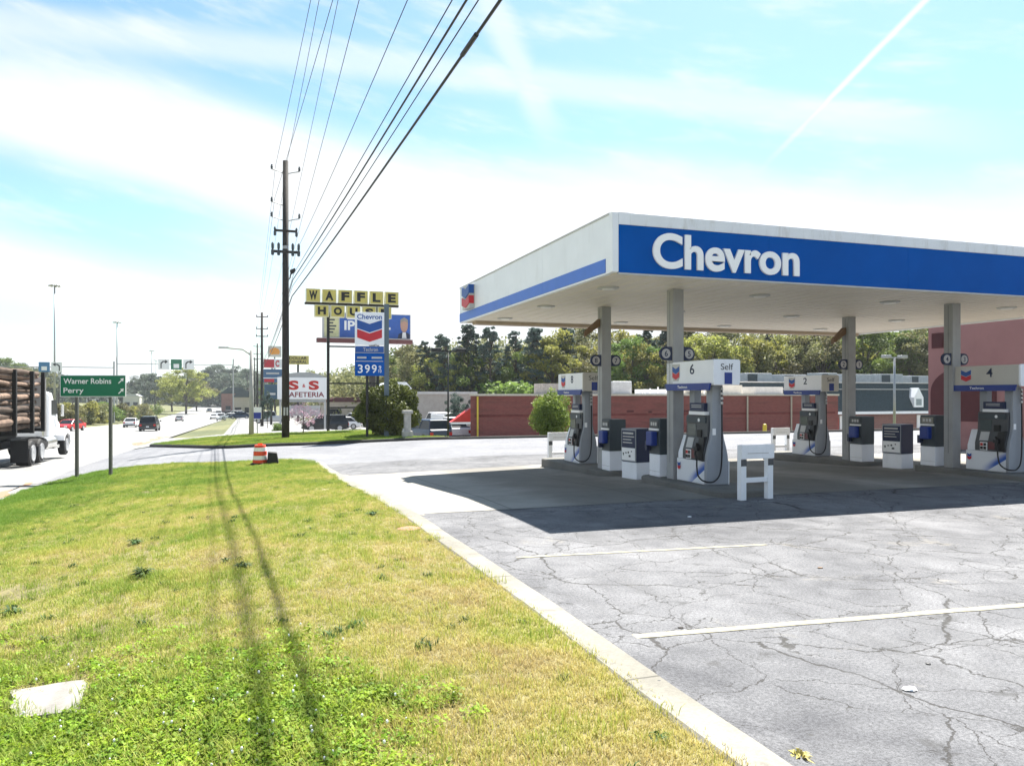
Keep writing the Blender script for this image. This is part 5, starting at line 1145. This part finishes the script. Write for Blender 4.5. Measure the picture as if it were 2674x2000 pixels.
mk('fifth_wheel', M().box(-.5, .5, -.1, 1.4, 1.05, 1.14), 'head_grey', lt)
for y in (-10.5, -8.2, -5.0, -2.2, .2, 1.9):
    for s in (-1, 1): mk('stake', M().box(s * 1.2 - .07, s * 1.2 + .07, y - .08, y + .08, 1.35, 3.95), 'black', lt)
    mk('bolster', M().box(-1.25, 1.25, y - .1, y + .1, 1.36, 1.5), 'black', lt)
LORD = ['first', 'second', 'third', 'fourth', 'fifth', 'sixth', 'seventh', 'eighth', 'ninth', 'tenth']
g = np.random.RandomState(11); z = 1.63; row = 0; logs = 0
while z < 3.95:
    n = 8; off = .14 if row % 2 else 0
    for i in range(n):
        rad = g.uniform(.085, .175); x = -1.02 + i * .285 + off * .5 + g.uniform(-.02, .02); y1 = 2.05 - g.uniform(0, .5); y0 = -11.2 + g.uniform(-.8, .9); dz_ = g.uniform(-.03, .03)
        if abs(x) > 1.1: continue
        if not (i >= n - 2 or i == 0 or row >= 7): continue
        pts = [(x + g.uniform(-.045, .045), y0 + (y1 - y0) * j / 9, z + dz_ + g.uniform(-.05, .05)) for j in range(10)]
        lo = mk('log', M().tube(pts, rad, 9, rad * .8), 'log_bark', label=f'{"outer log on the near side" if i == n - 1 else "inner log"} in the {LORD[row]} layer of the truck load', cat='log', group='logs stacked on the truck')
        lo.location = lt.location; lo.rotation_euler = lt.rotation_euler
        e = Vector(pts[-1]); mk('cut_end', M().cyl(e, e + Vector((0, .012, 0)), rad * .74, n=9), 'log_end', lo)
    z += .255; row += 1

# ------------------------------------------------------------------ trees and shrubs
def leaves(C, sz, g, flat=.0):
    n = len(C); u = g.normal(size=(n, 3)); u /= np.linalg.norm(u, axis=1)[:, None]; w = g.normal(size=(n, 3)); w -= (w * u).sum(1)[:, None] * u; w /= np.linalg.norm(w, axis=1)[:, None]
    s = (sz * g.uniform(.6, 1.4, n))[:, None]; V = np.empty((n, 4, 3)); V[:, 0] = C - u * s; V[:, 1] = C + w * s * .55; V[:, 2] = C + u * s; V[:, 3] = C - w * s * .55
    return V.reshape(-1, 3), np.arange(4 * n).reshape(-1, 4)
def crown_points(kind, H, W, n, g):
    """clusters of foliage: returns points, and branch tips"""
    if kind == 'pine':
        K = 130; zc = H * (.16 + .84 * g.rand(K) ** .9); rr = W * np.clip(1.04 - (zc / H - .16) / .88, .03, 1) ** .7 * (.1 + 1.0 * np.sqrt(g.rand(K))); th = g.uniform(0, 6.28, K); cs = W * g.uniform(.07, .20, K); fl = .55
    elif kind == 'decid':
        K = 46; u = g.normal(size=(K, 3)); u /= np.linalg.norm(u, axis=1)[:, None]; q = g.uniform(.35, 1, K) ** .5; zc = H * .60 + u[:, 2] * q * H * .38; rr = W * q * np.sqrt(1 - u[:, 2] ** 2) * (1 + .25 * g.normal(size=K)); th = np.arctan2(u[:, 1], u[:, 0]); cs = W * g.uniform(.14, .34, K); fl = .75
    else:
        K = 20; zc = H * g.uniform(.2, .85, K); rr = W * np.sqrt(g.rand(K)) * np.sqrt(np.clip(1 - ((zc / H - .5) / .62) ** 2, .1, 1)) * .85; th = g.uniform(0, 6.28, K); cs = W * g.uniform(.25, .42, K); fl = .8
    T = np.stack([rr * np.cos(th), rr * np.sin(th), zc], 1)
    idx = g.randint(0, K, n); d = g.normal(size=(n, 3)); d /= np.linalg.norm(d, axis=1)[:, None]; d *= (g.rand(n) ** .45)[:, None]; d[:, 2] *= fl
    P = T[idx] + d * cs[idx][:, None]; P[:, 2] = np.maximum(P[:, 2], H * .04)
    return P, T
def tree_meshes(kind, H, W, n, lsz, seed):
    g = np.random.RandomState(seed); P, T = crown_points(kind, H, W, n, g)
    V, Q = leaves(P, lsz, g); crown = npmesh(kind + '_crown', V, Q)
    m = M(); tr = H * (.016 if kind == 'pine' else .02)
    lean = g.normal(0, .02 * H, 2)
    ax = [(lean[0] * t, lean[1] * t, H * (.95 if kind == 'pine' else .72) * t - .4 * (1 - t)) for t in (0, .2, .4, .6, .8, 1)]
    m.tube(ax, tr, 8, tr * .35)
    for i in range(0, len(T), 2):
        tip = Vector(T[i]); z0 = max(H * .15, tip.z * (.85 if kind == 'pine' else .6)); f = min(1, z0 / (H * .9)); b = Vector((lean[0] * f, lean[1] * f, z0)); mid = b.lerp(tip, .5) + Vector((0, 0, .04 * H * (1 if kind != 'pine' else -.3)))
        m.tube([b, mid, tip], tr * .35, 5, tr * .08)
    return crown, m.mesh(kind + '_trunk')
PROT = {}
def proto(key, kind, H, W, n, lsz, seed): PROT[key] = tree_meshes(kind, H, W, n, lsz, seed) + (H,)
proto('pine1', 'pine', 15, 3.0, 8500, .17, 1); proto('pine2', 'pine', 15, 2.6, 7500, .17, 2); proto('pine3', 'pine', 15, 3.4, 9500, .17, 13)
proto('dec1', 'decid', 12, 4.2, 11000, .16, 3); proto('dec2', 'decid', 12, 3.8, 9500, .16, 4); proto('dec3', 'decid', 12, 4.6, 12500, .15, 5); proto('bare', 'decid', 12, 3.8, 4200, .13, 6)
proto('shr1', 'shrub', 3, 1.8, 3000, .13, 7); proto('shr2', 'shrub', 3, 2.2, 3200, .13, 8)
ROT = np.random.RandomState(77)
def plant(key, mt, loc, h, label, cat='tree', group=None, wf=1.0, name=None, rz=None):
    cr, tr, H = PROT[key]; s = h / H
    nm = name or {'p': 'pine_tree', 'd': 'leafy_tree', 'b': 'bare_tree', 's': 'shrub'}[key[0]]
    t = thing(nm, label, cat, loc, ROT.uniform(0, 6.28) if rz is None else rz, group); t.scale = (s * wf, s * wf, s)
    for me, part, m_ in ((cr, 'crown', mt), (tr, 'trunk', 'bark')):
        o = bpy.data.objects.new(part, me); COL.objects.link(o); o.parent = t
        if not me.materials: me.materials.append(MATS[m_])
        o.material_slots[0].link = 'OBJECT'; o.material_slots[0].material = MATS[m_]
    return t
ORD = ['first', 'second', 'third', 'fourth', 'fifth', 'sixth', 'seventh', 'eighth', 'ninth', 'tenth', 'eleventh', 'twelfth', 'thirteenth', 'fourteenth', 'fifteenth', 'sixteenth', 'seventeenth', 'eighteenth', 'nineteenth', 'twentieth']
# the wood behind the buildings, front trees one by one: (pixel x, depth, top pixel y, prototype, leaves)
ROW = [(742, 150, 800, 'dec2', 'leaf_olive'), (775, 135, 792, 'dec1', 'leaf_green'), (812, 140, 798, 'bare', 'leaf_olive'), (868, 118, 752, 'dec2', 'leaf_green'), (892, 108, 742, 'dec3', 'leaf_olive'), (915, 104, 738, 'pine2', 'leaf_pine'), (938, 104, 764, 'dec1', 'leaf_yellow'), (955, 103, 724, 'pine1', 'leaf_pine'), (985, 106, 752, 'dec2', 'leaf_green'), (1012, 106, 702, 'pine3', 'leaf_pine'),
       (1035, 108, 742, 'dec3', 'leaf_green'), (1058, 104, 708, 'pine1', 'leaf_pine'), (1088, 110, 748, 'bare', 'leaf_olive'), (1110, 107, 716, 'pine2', 'leaf_pine'), (1132, 105, 750, 'dec1', 'leaf_green'), (1158, 103, 708, 'pine3', 'leaf_pine'), (1188, 104, 712, 'dec2', 'leaf_yellow'), (1222, 105, 706, 'pine1', 'leaf_pine'), (1240, 106, 735, 'bare', 'leaf_olive'), (1268, 116, 700, 'dec3', 'leaf_olive'),
       (1332, 112, 700, 'dec1', 'leaf_yellow'), (1362, 104, 728, 'dec3', 'leaf_green'), (1396, 106, 700, 'pine2', 'leaf_pine'), (1408, 102, 742, 'dec2', 'leaf_yellow'), (1446, 104, 702, 'pine3', 'leaf_pine'), (1490, 110, 700, 'dec3', 'leaf_olive'), (1530, 104, 706, 'dec1', 'leaf_yellow'), (1572, 112, 690, 'dec2', 'leaf_olive'), (1612, 103, 712, 'dec1', 'leaf_yellow'), (1655, 116, 688, 'pine1', 'leaf_pine'),
       (1690, 104, 695, 'bare', 'leaf_olive'), (1732, 110, 690, 'dec3', 'leaf_yellow'), (1778, 104, 698, 'dec2', 'leaf_olive'), (1815, 112, 690, 'dec1', 'leaf_yellow'), (1868, 106, 700, 'dec3', 'leaf_green'), (1915, 112, 695, 'dec1', 'leaf_green'), (1960, 106, 705, 'dec2', 'leaf_olive'), (2000, 112, 692, 'dec3', 'leaf_green'), (2050, 108, 690, 'dec1', 'leaf_olive')]
cnt = {}
KN = {'leaf_pine': 'dark pine', 'leaf_yellow': 'yellow-green spring tree', 'leaf_green': 'mid-green leafy tree', 'leaf_olive': 'olive-brown leafy tree'}
for x, D, yt, key, mt_ in ROW:
    r, a, z = at(x, D); kn = 'thinly leaved tree' if key == 'bare' else KN[mt_]; cnt[kn] = cnt.get(kn, 0) + 1
    plant(key, mt_, (r, a, z - .2), hz(yt, D) - z + .2, f'{kn}, {ORD[cnt[kn] - 1]} of its kind from the left behind the brick building', 'tree', 'trees of the wood behind the buildings', 1.1)
# depth of the wood behind them: reads as one mass
g = np.random.RandomState(31); C = []
for i in range(420):
    x = g.uniform(720, 2150); D = g.uniform(122, 165); r, a, z = at(x, D); top = hz(np.interp(x, [720, 850, 1000, 2150], [815, 775, 742, 730]) + g.uniform(-14, 30), D); q = g.normal(size=(380, 3)) * np.array([2.2, 2.2, 0]); zz_ = z + (top - z) * g.rand(380) ** .8
    C.append(np.stack([r + q[:, 0], a + q[:, 1], zz_], 1))
C = np.concatenate(C); V, Q = leaves(C, .30, g); mk('woodland', npmesh('woodland', V, Q), 'leaf_olive', kind='stuff', label='deep wood behind the front trees', cat='woodland')
# undergrowth filling the foot of the wood
for i, x in enumerate(lin(880, 2000, 15)):
    r, a, z = at(x, 98 + 4 * (i % 3)); plant(('shr1', 'shr2')[i % 2], ('leaf_green', 'leaf_olive', 'leaf_yellow')[i % 3], (r, a, z - .2), 4.5 + 1.4 * (i % 4) / 3, f'undergrowth shrub, {ORD[i]} from the left along the foot of the wood', 'shrub', 'undergrowth shrubs at the foot of the wood', 1.5)
# single plants near by
proto('bush', 'shrub', 3, 1.65, 9000, .075, 21)
def dense_bush(n, sx, sz, lsz, seed, lo=.62):
    g = np.random.RandomState(seed); u = g.normal(size=(n, 3)); u /= np.linalg.norm(u, axis=1)[:, None]
    lump = 1 + .10 * np.sin(u[:, 0] * 5 + 1) * np.sin(u[:, 1] * 6) + .10 * np.sin(u[:, 2] * 7 + u[:, 0] * 4) + .05 * np.sin(u[:, 0] * 13) * np.sin(u[:, 2] * 15)
    q = (g.uniform(lo, 1.05, n)) * lump; P = u * q[:, None]; P[:, 2] = P[:, 2] * sz + sz * .97; P[:, :2] *= sx; P = P[P[:, 2] > .0]
    V, Q = leaves(P, lsz, g); return npmesh('bush_crown', V, Q)
r, a, z = at(838, 43.6); z = zisl(r, a); t = thing('round_bush', 'big dense round dark-green bush around the fuel price sign pole', 'bush', (r, a, z)); mk('foliage', dense_bush(24000, 1.66, 1.46, .075, 5, .78), 'leaf_bush', t)
m = M(); 
for i in range(7): m.tube([(0, 0, -.1), (.3 * math.cos(i), .3 * math.sin(i), .8), (.8 * math.cos(i), .8 * math.sin(i), 1.8)], .05, 5, .015)
mk('stem', m, 'bark', t)
r, a, z = at(1190, 48); t = thing('leafy_shrub', 'fresh light-green shrub in front of the brick wall', 'shrub', (r, a, z + .1)); mk('foliage', dense_bush(9000, 1.25, 1.52, .075, 9, .4), 'leaf_shrub', t)
mk('stem', M().tube([(0, 0, -.1), (.05, 0, 1), (0, .05, 2.2)], .06, 6, .02), 'bark', t)
r, a, z = at(655, 48); z = zisl(r, a); proto('blos', 'decid', 3, 1.5, 1500, .06, 23); t = plant('blos', 'blossom', (r, a, z), hz(868, 48) - z, 'small pink blossom tree below the cafeteria sign', 'tree', None, 1.0, 'blossom_tree')
r, a, z = at(992, 64); plant('dec2', 'leaf_pine', (r, a, z - .1), hz(846, 64) - z, 'small dark tree against the pale grey building', 'tree', None, .9)
r, a, z = at(604, 66); plant('shr2', 'leaf_green', (r, a, z), 1.3, 'low green shrub left of the cafeteria sign', 'shrub')
r, a, z = at(578, 95); plant('dec2', 'leaf_pine', (r, a, z), 4.6, 'dark narrow evergreen behind the big utility pole', 'tree', None, .5)
# left bank of the street
BANK = [(150, 128), (172, 135), (200, 122), (222, 140), (246, 128), (268, 150), (292, 165), (318, 180), (340, 195), (362, 215), (385, 240), (408, 262)]
BANK = [q for i, (x, D) in enumerate(BANK) for q in ((x, D), (x + 11, D + 14))][:20]
for i, (x, D) in enumerate(BANK):
    r, a, _ = ray(x, 0, D); r = min(r, -27 + road_shift(a)); z = terrs(r, a); plant(('shr1', 'shr2')[i % 2], ('leaf_olive', 'leaf_olive', 'leaf_yellow', 'leaf_green')[i % 4], (r, a, z - .1), 2.6 + 1.7 * ((i * 7) % 5) / 4, f'bank shrub, {ORD[i]} from the left across the street', 'shrub', 'shrubs on the bank across the street', 1.2)
LEFT = [(8, 260, 772, 'dec3', 'leaf_green'), (40, 280, 776, 'dec1', 'leaf_far'), (72, 250, 792, 'dec2', 'leaf_olive'), (98, 290, 796, 'dec3', 'leaf_far'), (128, 300, 806, 'dec1', 'leaf_far'), (158, 320, 812, 'dec2', 'leaf_far'), (190, 330, 815, 'dec3', 'leaf_far'), (225, 340, 818, 'dec1', 'leaf_far'), (262, 350, 826, 'dec2', 'leaf_far'),
        (310, 380, 806, 'dec3', 'leaf_far'), (335, 360, 800, 'dec1', 'leaf_far'), (372, 300, 806, 'dec2', 'leaf_yellow'), (402, 270, 792, 'dec3', 'leaf_yellow'), (425, 320, 812, 'dec1', 'leaf_olive'), (448, 430, 790, 'dec2', 'leaf_far'), (470, 450, 786, 'dec3', 'leaf_far'), (492, 420, 800, 'dec1', 'leaf_far'), (512, 440, 790, 'dec2', 'leaf_far'), (536, 400, 795, 'dec3', 'leaf_far'), (30, 150, 815, 'dec2', 'leaf_olive')]
for i, (x, D, yt, key, mt_) in enumerate(LEFT):
    r, a, _ = ray(x, 0, D); z = terrs(r, a); plant(key, mt_, (r, a, z - .3), hz(yt, D) - z + .3, f'distant tree, {ORD[i] if i < 20 else "last"} from the left along the far left skyline', 'tree', 'distant trees on the left skyline', 1.25 if D > 240 else 1.0)
C = []
for i in range(520):
    x = g.uniform(-60, 730); D = g.uniform(430, 640); r, a, _ = ray(x, 0, D); z = terrs(r, a); top = hz(np.interp(x, [-60, 60, 130, 290, 330, 560, 640, 730], [795, 800, 826, 836, 822, 812, 818, 812]) + g.uniform(-7, 10), D); q = g.normal(size=(120, 2)) * 7; zz_ = z + (top - z) * g.rand(120) ** .75
    C.append(np.stack([r + q[:, 0], a + q[:, 1], zz_], 1))
C = np.concatenate(C); V, Q = leaves(C, 1.3, g); mk('woodland', npmesh('woodland', V, Q), 'leaf_far', kind='stuff', label='hazy wooded skyline far behind the street', cat='woodland')
RIGHT = [(632, 170, 800, 'dec1', 'leaf_olive'), (660, 185, 796, 'dec2', 'leaf_olive'), (690, 160, 806, 'dec3', 'leaf_olive'), (722, 170, 812, 'bare', 'leaf_olive'), (596, 210, 806, 'dec2', 'leaf_green')]
for i, (x, D, yt, key, mt_) in enumerate(RIGHT):
    r, a, z = at(x, D); plant(key, mt_, (r, a, z - .2), hz(yt, D) - z, f'olive spring tree, {ORD[i]} listed behind the cafeteria sign' if 0 else f'spring tree, {["second", "third", "fourth", "fifth and rightmost", "first and leftmost"][i]} of those behind the cafeteria sign', 'tree', 'spring trees behind the cafeteria sign', 1.1)

# ------------------------------------------------------------------ thin spring haze
def haze():
    mt = bpy.data.materials.new('haze'); mt.use_nodes = True; nt = mt.node_tree; nt.nodes.remove(nt.nodes['Principled BSDF'])
    v = nt.nodes.new('ShaderNodeVolumePrincipled'); v.inputs['Color'].default_value = (.80, .88, .95, 1); v.inputs['Density'].default_value = .0002; v.inputs['Anisotropy'].default_value = .2
    nt.links.new(v.outputs[0], nt.nodes['Material Output'].inputs['Volume'])
    mk('haze', M().box(-2600, 2600, -1600, 3100, -12, 44), mt, label='pale thin haze over the whole street', cat='haze', kind='stuff')
haze()
